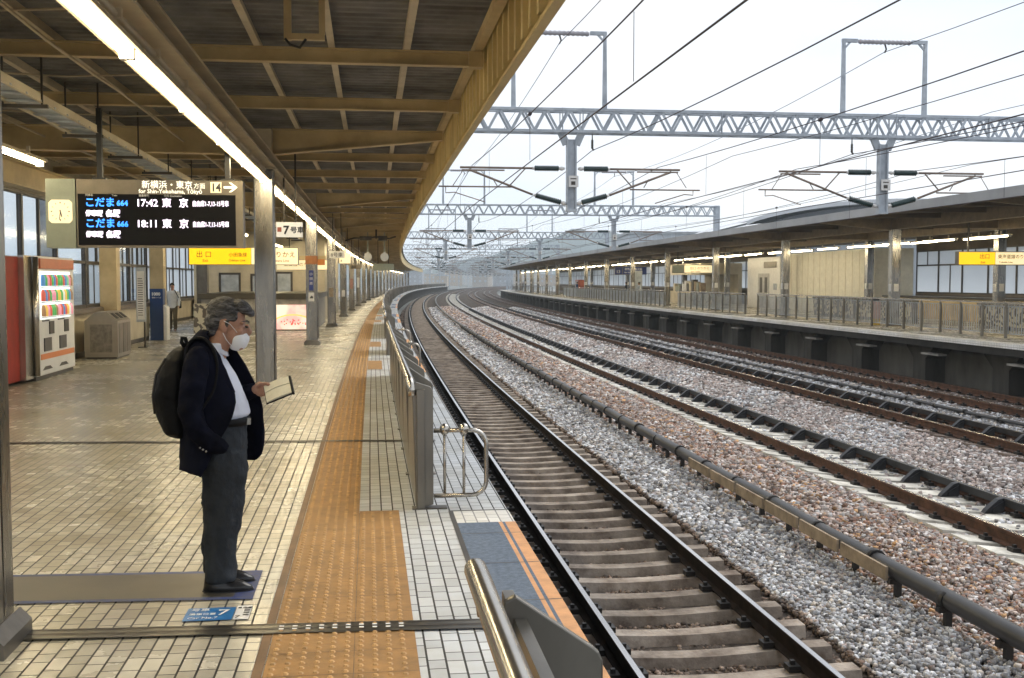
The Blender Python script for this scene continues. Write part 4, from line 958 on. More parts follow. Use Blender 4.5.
def far_col(name):
    t = thing('far_platform_column', '', 'column', group='steel columns of the opposite platform')
    m = MB(); m.box(-.17, .17, -.17, .17, .1, 3.78); m.build('column_cladding', M_steel, t)
    m = MB(); m.box(-.22, .22, -.22, .22, 0, .1); m.build('column_foot', M_panel, t)
    m = MB(); m.box(-.10, .10, -.178, -.171, 1.35, 1.65); m.box(-.178, -.171, -.1, .1, 1.35, 1.65); m.build('column_plate', M_white, t); return t
fc0 = far_col(''); used = False
for row, d in enumerate((20.3, 24.7)):
    for i, s in enumerate(FC[:(17 if row == 0 else 11)]):
        if s < 27: continue
        t = fc0 if not used else dup(fc0); used = True
        t.location = P(s, d); t.rotation_euler = (0, 0, -s/R)
        t['label'] = 'steel column on the opposite platform, %s in the %s row from the camera' % (nth(i), 'trackside' if row == 0 else 'back')
n = 0
for row, (d, ss) in enumerate(((20.9, np.arange(28, 200, 3.4)), (22.9, np.arange(30, 150, 4.4)))):
    n = 0
    for s in ss:
        if min(abs(s-f) for f in FC) < .5: continue
        n += 1; put_light(s, d, 3.28+.12*row, 'fluorescent light on the opposite platform, %s in the %s row from the camera' % (nth(n), 'trackside' if row == 0 else 'inner'), 'lights of the opposite platform')
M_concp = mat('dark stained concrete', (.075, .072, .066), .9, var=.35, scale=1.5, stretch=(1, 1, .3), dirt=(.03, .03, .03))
# under-platform pillars with corbels and pale lamp strips
n = 0
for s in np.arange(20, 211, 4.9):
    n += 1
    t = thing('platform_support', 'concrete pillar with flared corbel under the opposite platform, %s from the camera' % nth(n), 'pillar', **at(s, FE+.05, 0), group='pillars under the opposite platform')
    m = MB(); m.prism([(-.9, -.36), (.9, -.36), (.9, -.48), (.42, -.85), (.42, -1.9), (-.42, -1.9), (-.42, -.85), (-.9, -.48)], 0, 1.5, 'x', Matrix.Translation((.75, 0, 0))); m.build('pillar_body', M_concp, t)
n = 0
for s in np.arange(21, 120, 4.9):
    n += 1
    m = MB(); m.box(.0, .3, -.55, .55, -.62, -.56); o = m.build('edge_step', M_conc); o.location = P(s+2, FE+.15); o.rotation_euler = (0, 0, -s/R); tag(o, 'pale ledge strip under the opposite platform edge, %s from the camera' % nth(n), 'ledge', 'pale ledges under the opposite platform')
def s_for(px, d):
    lo, hi = 5.0, 260.0
    for _ in range(50):
        md = (lo+hi)/2; p = P(md, d); a = p.x*cos(PSI)-p.y*sin(PSI); b = p.x*sin(PSI)+p.y*cos(PSI)
        if 512+F*a/b > px: lo = md
        else: hi = md
    return lo
# fence of the far platform
def far_fence(s0, s1, label):
    d = 19.35; t = thing('far_platform_fence', label, 'fence', loc=P(s0, d, 0), group='railings of the opposite platform')
    m = MB(); m.arc([(d-.03, 1.07), (d-.03, 1.12), (d+.03, 1.12), (d+.03, 1.07)], s0, s1, closed=True, caps=True); m.build('top_rail', M_rail_ss, t, world=True)
    m = MB(); m.arc([(d+.10, .96), (d+.10, .99), (d+.13, .99), (d+.13, .96)], s0, s1, closed=True, caps=True); m.arc([(d+.10, .12), (d+.10, .15), (d+.13, .15), (d+.13, .12)], s0, s1, closed=True, caps=True)
    if s0 < 90:
        for s in np.arange(s0+.12, s1, .14): m.bar(P(s, d+.115, .13), P(s, d+.115, .97), .022)
    m.build('balusters', M_gal, t, world=True)
    k = 0; s = s0
    while s < s1+.1 and k < 90:
        m = MB(); M2 = Matrix.Translation(P(s, d, 0)) @ Matrix.Rotation(-s/R, 4, 'Z')
        m.prism([(-.035, 0), (.04, 0), (.05, .8), (.03, 1.0), (-.01, 1.08), (-.03, 1.04), (-.02, .9), (-.03, .7)], -.035, .035, 'y', M2); m.build('post', M_fence, t, world=True); s += 1.32 if s < 110 else 2.64; k += 1
g_ = [s_for(x, 19.35) for x in (757, 745, 676, 664, 562, 552)]
far_fence(14, g_[0], 'nearest railing of the opposite platform with dark curved posts and thin bars')
far_fence(g_[1], g_[2], 'second railing section of the opposite platform beside the white lift room'); far_fence(g_[3], g_[4], 'third railing section of the opposite platform'); far_fence(g_[5], 205, 'last railing section of the opposite platform, far away')
# back wall and windows
window_wall('window wall at the back of the opposite platform, nearest stretch', 27.6, 26, 53, zb=1.15, zt=3.3, bay=2.2, rows=(2.55,), face=M_under)
window_wall('window wall at the back of the opposite platform beyond the white room', 27.6, 74, 200, zb=1.15, zt=3.3, bay=3.2, rows=(2.55,), face=M_under)
t = thing('stair_room', 'cream panelled stair room on the opposite platform', 'stair room', loc=P(53.2, 25.4, 0))
m = MB(); m.arc([(25.4, 0), (25.4, 3.45), (27.5, 3.45), (27.5, 0)], 53.2, 65.5, 3, closed=True, caps=True); m.build('wall', mat('cream wall panels', (.74, .71, .60), .5, var=.06), t, world=True)
m = MB()
for s in np.arange(53.2, 65.5, .9): m.box(-.012, -.002, -.01, .01, 0, 3.4, Matrix.Translation(P(s, 25.4, 0)))
m.build('panel_joints', M_cream, t, world=True)
t = thing('lift_room', 'white lift room with a two leaf door and sign on the opposite platform', 'lift room', **at(65.6, 24.9, 0))
m = MB(); m.box(0, 2.6, 0, 6.2, 0, 3.3); m.build('wall', M_white, t)
m = MB(); m.box(-.03, -.004, 1.9, 4.0, 0, 2.25); o = m.build('door', mat('grey door', (.45, .44, .42), .4), t)
for a in (2.2, 3.15): m = MB(); m.box(-.04, -.031, a, a+.5, 1.0, 2.0); m.build('pane', M_dark, o)
m = MB(); m.box(-.03, -.004, .6, 2.9, 2.6, 3.0); m.build('sign_panel', M_brz, t)
m = MB(); m.box(-.03, -.004, .5, 1.1, 1.2, 1.6); m.build('notice', M_gal, t)
for s0, s1, lab in ((43.0, 53.8, 'mosaic stair parapet on the opposite platform below the windows'), (28.5, 38.0, 'second mosaic stair parapet on the opposite platform under the exit sign'), (70.5, 77, 'mosaic parapet beyond the white lift room on the opposite platform')):
    t = thing('stair_parapet', lab, 'parapet', loc=P(s0, 22.4, 0))
    m = MB(); m.arc([(22.4, .12), (22.4, .86), (22.55, .86), (22.55, .12)], s0, s1, closed=True, caps=True); m.build('mosaic_panel', M_mos, t, world=True)
    m = MB(); m.arc([(22.34, .86), (22.34, .95), (22.62, .95), (22.62, .86)], s0, s1, closed=True, caps=True); m.arc([(22.42, 0), (22.42, .12), (22.53, .12), (22.53, 0)], s0, s1, closed=True, caps=True); m.build('coping', M_steel, t, world=True)
    for s in np.arange(s0, s1, 1.9): m = MB(); m.box(-.05, .2, -.04, .04, 0, .97, Matrix.Translation(P(s, 22.36, 0))); m.build('frame_post', M_fence, t, world=True)
# boxes, counters behind
t = thing('concourse_counter', 'dark long counter below the windows of the opposite platform', 'counter', loc=P(41, 26, 0)); m = MB(); m.arc([(25.6, 0), (25.6, .95), (26.4, .95), (26.4, 0)], 33, 52.5, closed=True, caps=True); m.build('counter_body', M_beam, t, world=True); m = MB(); m.arc([(25.5, .96), (25.5, 1.04), (26.5, 1.04), (26.5, .96)], 33, 52.5, closed=True, caps=True); m.build('counter_top', M_dark, t, world=True)
t = thing('warning_post', 'short pink and yellow post behind the opposite platform railing', 'post', **at(41.4, 20.0, 0)); m = MB(); m.box(-.12, .12, -.12, .12, .0, .25); m.build('post_base', mat('yellow base', (.6, .42, .05), .5), t); m = MB(); m.box(-.12, .12, -.12, .12, .25, .95); m.build('post_body', mat('pink post', (.62, .38, .33), .5), t); m = MB(); m.box(-.08, .08, -.08, .08, .95, 1.1); m.build('post_cap', M_txtb, t)
def sign_along(name, label, s, d0, d1, z0, z1, parts, txt, depth=.12):
    t = thing(name, label, 'sign', **at(s, 0, 0)); m = MB(); m.box(d0, d1, -depth, depth, z0, z1); m.build('sign_box', M_brz, t)
    for a, b, mt in parts: m = MB(); m.box(a, b, -depth-.01, -depth-.001, z0+.03, z1-.03); m.build('sign_face', mt, t)
    for b, x, z, h, mt in txt: text(b, h, mt, t, (x, -depth-.015, z), name='sign_lettering', bold=.002)
    m = MB(); m.box(d0+.4, d0+.46, -.03, .03, z1, 4.1); m.box(d1-.46, d1-.4, -.03, .03, z1, 4.1); split_build(m, 'hanger_pole', M_dark, t)
sign_along('exit_sign', 'yellow exit sign with cream right half on the opposite platform near the edge of view', 37.0, 20.95, 24.4, 2.33, 2.83, ((20.97, 22.35, M_yel), (22.37, 24.38, M_cremit)), (('出口', 21.75, 2.58, .2, M_brn), ('Exit', 21.8, 2.4, .11, M_brn), ('東海道線のりば', 22.45, 2.58, .17, M_brn), ('Tokaido Line', 22.5, 2.41, .1, M_brn)))
sign_along('transfer_sign', 'cream lit transfer sign on the opposite platform left of the lift room', 78.5, 21.3, 24.8, 2.35, 2.95, ((21.3, 22.2, M_grgr), (22.2, 24.8, M_cremit)), (('出口 のりかえ', 22.6, 2.62, .24, M_brn), ('Exit Transfer', 22.7, 2.42, .14, M_brn)))
sign_along('platform_sign', 'deep blue sign with white lettering far along the opposite platform', 100, 21.2, 24.2, 2.35, 3.1, ((21.2, 21.9, M_navy), (21.95, 24.2, M_navy)), (('13', 21.3, 2.5, .4, M_txtw), ('名古屋・新大阪', 22.1, 2.78, .24, M_txtw), ('for Nagoya, Osaka', 22.1, 2.5, .2, M_txtw)))
t = thing('vending_machine', 'orange red machine far along the opposite platform', 'vending machine', **at(124, 21.4, 0)); m = MB(); m.box(0, 1.0, 0, 2.4, 0, 1.9); m.build('cabinet', mat('orange red machine', (.45, .10, .04), .4), t); m = MB(); m.box(-.02, -.002, .3, 2.1, 1.0, 1.7); m.build('display_window', M_gal, t)
t = thing('kiosk', 'cluttered kiosk with lit shelves beyond the lift room of the opposite platform', 'kiosk', **at(79, 23.6, 0))
m = MB(); m.box(0, 3.2, 0, 9, 2.25, 3.1); m.box(2.9, 3.2, 0, 9, 0, 2.25); m.box(0, .1, 0, 9, 0, .95); m.build('kiosk_frame', M_cream, t)
for q in range(12): m = MB(); a = .3+.7*q; m.box(.11, .5, a, a+.5, .96, 1.3+.6*random.random()); m.build('goods', random.choice([M_cream, M_grgr, M_red, M_white, M_board, M_dark]), t)
t = thing('service_box', 'grey green cabinet standing on the opposite platform near the kiosk', 'cabinet', **at(88, 20.6, 0)); m = MB(); m.box(-.3, .5, -.4, .4, 0, 2.6); m.build('cabinet_body', M_gal, t); m = MB(); m.box(-.31, -.301, -.3, .3, .3, 2.3); m.build('cabinet_door', M_grgr, t)

# ============================================================ CATENARY GANTRIES
def gantry_proto():
    t = thing('catenary_gantry', '', 'gantry', group='overhead line gantries'); xl, xr = -8.6, 21.6; zb, zt = 5.95, 6.55; dp = .22
    m = MB()
    for y in (-dp, dp):
        for z in (zb, zt): m.bar((xl, y, z), (xr, y, z), .075, .075)
    n = 46; wd = (xr-xl)/n
    for i in range(n):
        a, b = xl+i*wd, xl+(i+1)*wd
        for y in (-dp, dp):
            m.bar((a, y, zb), ((a+b)/2, y, zt), .03, .065); m.bar(((a+b)/2, y, zt), (b, y, zb), .03, .065)
        for z in (zb, zt): m.bar((a, -dp, z), (b, dp, z), .03, .03)
    for x in (-6, 2.2, 9.9, 18): m.box(x-.25, x+.25, -dp-.012, dp+.012, zb+.02, zt-.02) if False else m.bar((x, -dp-.01, zb), (x, -dp-.01, zt), .12, .02)
    m.build('truss_beam', M_gal, t)
    for x in (xl, xr):
        m = MB(); m.box(x-.17, x+.17, -.17, .17, -1.9, zt+.06); m.build('upright', M_gal, t)
    M_sign = M_white
    for mi, x in enumerate((5.6, 14.85)):
        m = MB(); m.box(x-.14, x-.10, -.10, .10, 3.78, 5.75); m.box(x+.10, x+.14, -.10, .10, 3.78, 5.75); m.box(x-.10, x+.10, -.015, .015, 3.78, 5.75); m.box(x-.15, x+.15, -.11, .11, 3.72, 3.78)
        for e in (-1, 1): m.bar((x+e*.145, 0, 5.6), (x+e*.30, 0, 5.95), .10, .2); m.bar((x+e*.29, -.235, 5.9), (x+e*.29, -.235, 6.6), .07, .02); m.bar((x+e*.29, .235, 5.9), (x+e*.29, .235, 6.6), .07, .02)
        m.build('drop_mast', M_gal, t)
        m = MB(); m.box(x-.10, x+.18, -.16, -.14, 4.40, 4.72); o = m.build('mast_plate', M_sign, t)
        m = MB(); m.box(x-.05, x+.12, -.165, -.161, 4.62, 4.65); m.box(x-.03, x+.09, -.165, -.161, 4.46, 4.56); m.build('plate_mark', M_dark, o)
        for e in (-1, 1):
            z1, z2 = 4.93, 3.92
            m = MB(); tip = x+e*3.0
            m.tube([(x+e*1.1, 0, z1), (tip+e*.15, 0, z1+.0)], .032, 8); m.bar((x+e*1.9, 0, z1-.07), (tip+e*.1, 0, z1-.07), .04)
            m.tube([(x+e*1.1, 0, z2+.27), (tip-e*.1, 0, z1-.06)], .032, 8)
            m.tube([(x+e*1.3, 0, z1), (x+e*1.75, 0, z2+.52)], .02, 6)
            m.tube([(tip-e*1.3, .02, 4.40 if e < 0 else 4.36), (tip+e*.75, .02, 4.40 if e < 0 else 4.36)], .024, 6); m.tube([(tip-e*.9, .01, 4.42), (tip-e*.75, .01, 4.66)], .015, 5); m.tube([(tip+e*.35, .01, 4.42), (tip+e*.05, .01, 4.87)], .012, 5)
            m.tube([(tip+e*.55, .02, 4.38), (tip+e*.55, .02, 4.22), (tip+e*.3, .05, 4.24), (tip-e*.55, .08, 3.98)], .016, 5)
            arm = m.build('cantilever', M_tubeb, t)
            def ins(a, b, rr=.09):
                a, b = Vector(a), Vector(b); k = 13; pts = []; rs = []
                for i in range(k*2+1): pts.append(a.lerp(b, i/(2*k))); rs.append(rr if i % 2 else rr*.62)
                mm = MB(); mm.tube(pts, rs, 10); mm.build('insulator', M_ins, arm)
                mm = MB(); d_ = (b-a).normalized(); mm.tube([a-d_*.17, a-d_*.1, a-d_*.06, a], [.03, .06, .06, .03], 8); mm.tube([b, b+d_*.06], [.045, .04], 8); split_build(mm, 'insulator_cap', M_white, arm)
            ins((x+e*.36, 0, z1), (x+e*1.05, 0, z1)); ins((x+e*.30, 0, z2+.06), (x+e*1.02, 0, z2+.25+.0))
    for xa, xb in ((3.95, 6.55), (13.6, 16.1)):
        m = MB()
        for x, e in ((xa, 1), (xb, -1)):
            m.prism([(x-.065, zt), (x+.065, zt), (x+.04, 8.75), (x-.04, 8.75)], -.05, .05, 'y'); m.bar((x-e*.05, 0, 8.72), (x+e*.42, 0, 8.72), .09, .10); m.bar((x+e*.03, 0, 8.5), (x+e*.2, 0, 8.68), .05)
        m.build('feeder_frame', M_gal, t); fo = t
        m = MB(); pts = []; rs = []; k = 26
        for i in range(k+1): pts.append((xa+.45+(xb-xa-.9)*i/k, 0, 8.70)); rs.append(.08 if i % 2 else .05)
        m.tube(pts, rs, 8); m.build('insulator', mat('grey porcelain', (.38, .37, .40), .3) if 'grey porcelain' not in bpy.data.materials else bpy.data.materials['grey porcelain'], fo)
        xm = (xa+xb)/2; m = MB(); m.tube([(xm, 0, 8.66), (xm+.05, 0, 8.5), (xm+.0, 0, 8.4)], .025, 6); m.build('clamp', M_dark, fo)
    for x in (6.2, 13.9):
        m = MB(); pts = [(x, 0, 5.92), (x, 0, 5.75)]+[(x, 0, 5.75-.03*i) for i in range(1, 9)]+[(x+.05, 0, 5.45)]; m.tube(pts, [.015, .02]+[.045 if i % 2 else .025 for i in range(1, 9)]+[.03], 7); m.build('hanging_insulator', M_dark, t)
    return t
g0 = gantry_proto()
GS = [30.3+38*k for k in range(0, 15)]
for i, s in enumerate(GS):
    t = g0 if i == 0 else dup(g0)
    t.location = P(s, 0, 0); t.rotation_euler = (0, 0, -s/R)
    t['label'] = 'grey lattice gantry over the tracks carrying overhead wires, %s from the camera' % nth(i+1)
    if i == 1:
        pass
# wires
S0 = -8
sup = [S0]+GS
def wire(d, z, sag, r, name, label, cat='wire', dz=0):
    m = MB(); pts = []
    for a, b in zip(sup[:-1], sup[1:]):
        n = 10 if a < 150 else 4
        for i in range(n): q = i/n; s = a+(b-a)*q; pts.append(P(s, d, z - 4*sag*q*(1-q)+dz))
    m.tube(pts, r, 5); o = m.build(name, M_wire); tag(o, label, cat); return o
sup[0] = GS[0]-38
tr = [(2.8, 'nearest'), (8.12, 'second'), (12.22, 'third'), (15.9, 'farthest')]
for d, nm in tr:
    t = thing('overhead_line', 'catenary with messenger and contact wires above the %s track' % nm, 'overhead line', loc=P(0, d, 4.9))
    for z, sag, r, pn in ((5.0, .38, .0105, 'messenger_wire'), (3.86, .02, .0105, 'contact_wire')):
        m = MB(); pts = []
        for a, b in zip(sup[:-1], sup[1:]):
            n = 12 if a < 150 else 4
            for i in range(n): q = i/n; s = a+(b-a)*q; pts.append(P(s, d+(.18 if pn != 'messenger_wire' and int(a/38) % 2 else 0), z-4*sag*q*(1-q)))
        m.tube(pts, r, 5); m.build(pn, M_wire, t, world=True)
    m = MB()
    for a, b in zip(sup[:8], sup[1:9]):
        for q in (.12, .3, .5, .7, .88):
            s = a+(b-a)*q; m.bar(P(s, d, 4.98-4*.38*q*(1-q)), P(s, d, 3.87), .007)
    for a in sup[:8]:
        for q in (.3, .7): s = a+38*q; m.tube([P(s-.05, d, 5.0-4*.38*q*(1-q)), P(s+.05, d, 5.0-4*.38*q*(1-q))], .035, 6)
    m.build('droppers', M_wire, t, world=True)
wire(5.25, 8.42, .5, .011, 'feeder_wire', 'feeder wire carried by the frames over the first two tracks')
wire(14.85, 8.42, .5, .011, 'feeder_wire', 'feeder wire carried by the frames over the last two tracks')
wire(6.2, 5.45, .4, .012, 'return_wire', 'return wire hung below the gantries right of the first drop masts')
wire(13.9, 5.45, .4, .012, 'return_wire', 'return wire hung below the gantries left of the second drop masts')
wire(10.3, 5.35, .35, .009, 'return_wire', 'thin wire hung between the second and third tracks')
wire(17.6, 5.2, .25, .009, 'feeder_wire', 'thin wire low above the opposite platform edge')
wire(18.2, 6.75, .3, .010, 'feeder_wire', 'feeder wire running above the opposite platform edge')

# ============================================================ BACKGROUND
M_hill = mat('wooded hills', (.06, .09, .08), .95, var=.3, scale=.01)
def hill(name, label, cx_, cy_, rx, ry, h, seed, n=60):
    rnd = random.Random(seed); m = MB(); ph = [rnd.uniform(0, 6.28) for _ in range(6)]
    for j in range(n+1):
        for i in range(n+1):
            u, v = i/n*2-1, j/n*2-1; r2 = u*u+v*v; f = max(0, 1-r2)**1.3
            k = 1+.25*sin(u*6+ph[0])+.2*sin(v*7+u*4+ph[1])+.08*sin(u*19+ph[2])*sin(v*17+ph[3])+.03*sin(u*43+ph[4])
            m.v.append((cx_+u*rx, cy_+v*ry, -3+h*f*k))
    for j in range(n):
        for i in range(n): a = j*(n+1)+i; m.face([a, a+1, a+n+2, a+n+1])
    o = m.build(name, M_hill, smooth=True); tag(o, label, kind='structure')
hill('hill', 'blue hazy wooded hill beyond the tracks', 330, 1650, 330, 300, 58, 3)
hill('hill', 'long low hazy ridge behind the station', 900, 1750, 700, 350, 50, 5)
hill('hill', 'distant hazy ridge at the left end of the tracks', -150, 1950, 500, 250, 36, 8)
# stadium-like arched roof and long low building behind the opposite platform
t = thing('arched_roof_building', 'large building with a shallow arched grey roof behind the opposite platform', 'building', loc=(80, 150, 0), rz=-PSI)
def archz(u): return 9.2+3.2*max(0.0, 1-((u-.52)/.52)**2)**.8 if 0 <= u <= 1.04 else 9.2
n = 40; W0, W1 = -26, 18
for nm, mt, dz, y0, y1, th, inset in (('roof', mat('pale curved roof', (.58, .60, .63), .5, var=.08, scale=.1), 1.0, -6, 40, .55, 0), ('eave_shadow_band', mat('dark eave shadow', (.07, .08, .10), .3, var=.1, scale=.2), .3, -3, 38, .9, 2.5)):  # second strip: shadow under the roof eave, built as a dark band
    m = MB()
    for i in range(n):
        ua, ub = i/n, (i+1)/n; xa, xb = W0+inset+(W1-W0-2*inset)*ua, W0+inset+(W1-W0-2*inset)*ub
        za, zb_ = archz(ua)+dz, archz(ub)+dz; o = len(m.v)
        m.v += [(xa, y0, za), (xb, y0, zb_), (xb, y0, zb_-th), (xa, y0, za-th), (xa, y1, za), (xb, y1, zb_), (xb, y1, zb_-th), (xa, y1, za-th)]
        m.face([o, o+1, o+2, o+3]); m.face([o, o+4, o+5, o+1]); m.face([o+3, o+2, o+6, o+7])
    m.build(nm, mt, t)
m = MB(); m.box(W0+1, W1-1, -1, 37, -2, 9.6); m.build('wall', mat('pale blue grey cladding', (.40, .43, .47), .6, var=.08, scale=.2, stretch=(4, 4, .1)), t)
M_clad = mat('pale ribbed cladding', (.50, .54, .58), .6, var=.1, scale=.3, stretch=(5, 5, .1))
t = thing('warehouse', 'long low pale building behind the far end of the opposite platform', 'building', loc=(62, 235, 0), rz=-PSI)
m = MB(); m.box(-4, 40, 0, 30, -2, 12.2); m.build('wall', M_clad, t); m = MB(); m.box(-4.4, 40.4, -.4, 30.4, 12.2, 12.7); m.build('roof', M_rooft, t)
for k in range(3): m = MB(); m.box(2+14*k, 6+14*k, -.12, -.01, 7.5, 8.8); m.build('window', M_dark, t)
rnd = random.Random(11)
# town beyond the end of the platforms: each building with windows and a roof
bi = 0
for (px_, D, wdt, hgt, dep) in [(a, b, c*.55, d*.33+2, e) for a, b, c, d, e in [(402, 620, 16, 13, 12), (415, 760, 18, 20, 14), (428, 900, 26, 17, 16), (441, 700, 14, 9, 12), (455, 820, 20, 24, 15), (468, 960, 30, 15, 18), (480, 680, 18, 11, 12), (492, 1050, 26, 30, 18), (505, 760, 18, 13, 14), (518, 900, 24, 18, 15),
                               (532, 1100, 34, 22, 20), (548, 800, 22, 12, 15), (563, 950, 26, 19, 16), (580, 1150, 40, 26, 20), (396, 980, 20, 34, 16), (450, 1250, 30, 42, 20), (512, 1300, 26, 38, 20), (602, 900, 30, 16, 20), (390, 700, 16, 16, 12)]]:
    bi += 1; cx = (px_-512)/F; X = D*(cx*cos(PSI)+sin(PSI)); Y = D*(-cx*sin(PSI)+cos(PSI))
    c = rnd.choice([(.48, .47, .45), (.40, .36, .32), (.55, .55, .55), (.32, .33, .36), (.46, .38, .30)])
    nmm = 'town wall %.2f' % c[0]; mt = bpy.data.materials.get(nmm) or mat(nmm, c, .8, var=.1, scale=.1)
    t = thing('town_building', 'small hazy town building beyond the end of the tracks, %s by place from the left group' % nth(bi), 'building', loc=(X, Y, 0), rz=-PSI+rnd.uniform(-.3, .3), group='hazy buildings beyond the tracks')
    t['label'] = 'hazy distant town building beyond the end of the tracks'
    m = MB(); m.box(-wdt/2, wdt/2, 0, dep, -3, hgt); m.build('wall', mt, t)
    m = MB(); m.box(-wdt/2-.4, wdt/2+.4, -.4, dep+.4, hgt, hgt+.8); m.box(-2, 2, 3, 7, hgt+.8, hgt+3.4); m.build('roof', M_rooft, t)
    m = MB()
    for z in np.arange(1, hgt-1.5, 3.1):
        for xx in np.arange(-wdt/2+1, wdt/2-1.5, 3.4): m.box(xx, xx+1.3, -.06, -.01, z, z+1.4)
    m.build('window_band', M_gal, t)

# ============================================================ HAZE
hz = bpy.data.materials.new('thin blue haze'); hz.use_nodes = True; t_ = hz.node_tree; t_.nodes.clear()
oo = t_.nodes.new('ShaderNodeOutputMaterial'); vv = t_.nodes.new('ShaderNodeVolumePrincipled'); vv.inputs['Color'].default_value = (.84, .94, 1, 1); vv.inputs['Density'].default_value = HAZE = .00042
vv.inputs['Anisotropy'].default_value = .2
t_.links.new(vv.outputs[0], oo.inputs['Volume'])
m = MB(); m.box(-905, 1805, -105, 2305, -4.5, 62); o = m.build('haze', hz); tag(o, 'thin pale blue haze filling the air over the tracks', kind='stuff')

# ============================================================ PEOPLE
def blob(m, c, r, rot=None, seg=16, rings=10):
    c = Vector(c); o = len(m.v); M2 = rot or Matrix.Identity(3)
    m.v.append(tuple(c + M2 @ Vector((0, 0, r[2]))))
    for j in range(1, rings):
        a = pi*j/rings
        for i in range(seg): b = 2*pi*i/seg; m.v.append(tuple(c + M2 @ Vector((r[0]*sin(a)*cos(b), r[1]*sin(a)*sin(b), r[2]*cos(a)))))
    m.v.append(tuple(c + M2 @ Vector((0, 0, -r[2])))); e = len(m.v)-1
    for i in range(seg):
        m.face([o, o+1+i, o+1+(i+1) % seg]); m.face([e, e-1-i, e-1-(i+1) % seg])
        for j in range(rings-2):
            a = o+1+j*seg; m.face([a+i, a+seg+i, a+seg+(i+1) % seg, a+(i+1) % seg])
def limb(m, pts, rs, n=12):
    m.tube(pts, rs, n)
    for p, r in zip(pts, rs): blob(m, p, (r*.995,)*3, seg=n, rings=8)
def rotY(a): return Matrix.Rotation(rad(a), 3, 'Y')
def loft(m, rings, n=28, a0=0, a1=2*pi, closed=True):
    """rings: (cx, cy, z, rx_front, rx_back, ry)"""
    o = len(m.v)
    for (cx, cy, z, rf, rb, ry) in rings:
        for i in range(n): a = 2*pi*i/n; c_ = cos(a); m.v.append((cx+(rf if c_ > 0 else rb)*c_, cy+ry*sin(a), z))
    k = len(rings)
    for j in range(k-1):
        for i in range(n): a, b = o+j*n+i, o+j*n+(i+1) % n; m.face([a, b, b+n, a+n])
    m.face([o+i for i in range(n)][::-1]); m.face([o+(k-1)*n+i for i in range(n)])
def finish(m, name, mt, parent, voxel=.007, smooth=4, disp=0, dscale=.08, solid=0, sub=0):
    o = m.build('tmp_shape', mt, None); fix_normals(o)
    if sub: q = o.modifiers.new('s', 'SUBSURF'); q.levels = sub; q.render_levels = sub
    if solid: q = o.modifiers.new('so', 'SOLIDIFY'); q.thickness = solid; q.offset = -1
    if voxel: q = o.modifiers.new('r', 'REMESH'); q.mode = 'VOXEL'; q.voxel_size = voxel
    if smooth: q = o.modifiers.new('sm', 'SMOOTH'); q.iterations = smooth; q.factor = .5
    if disp:
        tx = bpy.data.textures.new('cloth folds', 'CLOUDS'); tx.noise_scale = dscale; tx.noise_depth = 2
        q = o.modifiers.new('d', 'DISPLACE'); q.texture = tx; q.strength = disp; q.mid_level = .5; q.texture_coords = 'LOCAL'
    dg = bpy.context.evaluated_depsgraph_get(); me = bpy.data.meshes.new_from_object(o.evaluated_get(dg)); me.name = name
    me.materials.clear(); me.materials.append(mt); me.polygons.foreach_set('use_smooth', [True]*len(me.polygons))
    bpy.data.objects.remove(o); q = bpy.data.objects.new(name, me); sc.collection.objects.link(q); q.parent = parent; return q
M_skin = mat('weathered skin', (.36, .195, .13), .5, var=.1, scale=14, bump=.1, bscale=90)
M_skin.node_tree.nodes['Principled BSDF'].inputs['Subsurface Weight'].default_value = .08
M_hair = mat('greying hair', (.12, .12, .13), .65, var=.9, scale=48, stretch=(.3, 1, 1.2), bump=.8, bscale=90, dirt=(.012, .012, .013))
_r = next(n for n in M_hair.node_tree.nodes if n.type == 'VALTORGB'); _r.color_ramp.elements[0].position = .44; _r.color_ramp.elements[1].position = .78
M_mask = mat('white mask cloth', (.74, .75, .77), .8, var=.03, scale=8, bump=.15, bscale=30)
M_shirt = mat('white shirt', (.66, .70, .80), .75, var=.06, scale=5, bump=.15, bscale=14)
M_jack = mat('dark navy suit cloth', (.0050, .0065, .017), .9, var=.45, scale=3, spec=.10, bump=.35, bscale=9)
M_trou = mat('grey wool trousers', (.040, .046, .054), .9, var=.22, scale=4, spec=.08, bump=.25, bscale=160, stretch=(1, 1, .5))
M_shoe = mat('black leather shoe', (.010, .010, .011), .25, var=.2)
M_belt = mat('black leather belt', (.006, .006, .007), .65, var=.1, spec=.15)
M_pack = mat('black nylon backpack', (.004, .0045, .006), .6, var=.2, scale=6, bump=.4, bscale=20, spec=.14)
M_page = mat('cream page', (.78, .74, .58), .8, var=.05, scale=20)
M_brow = mat('dark brow', (.03, .025, .022), .8, var=0)

kx = .0058
def X(px): return (px-228)*kx
def Z(py): return 1.76-(py-281)*kx
man = thing('person', 'grey haired man in dark blazer and white face mask reading a small book', 'person', loc=P(6.3, -.805, 0), rz=0)
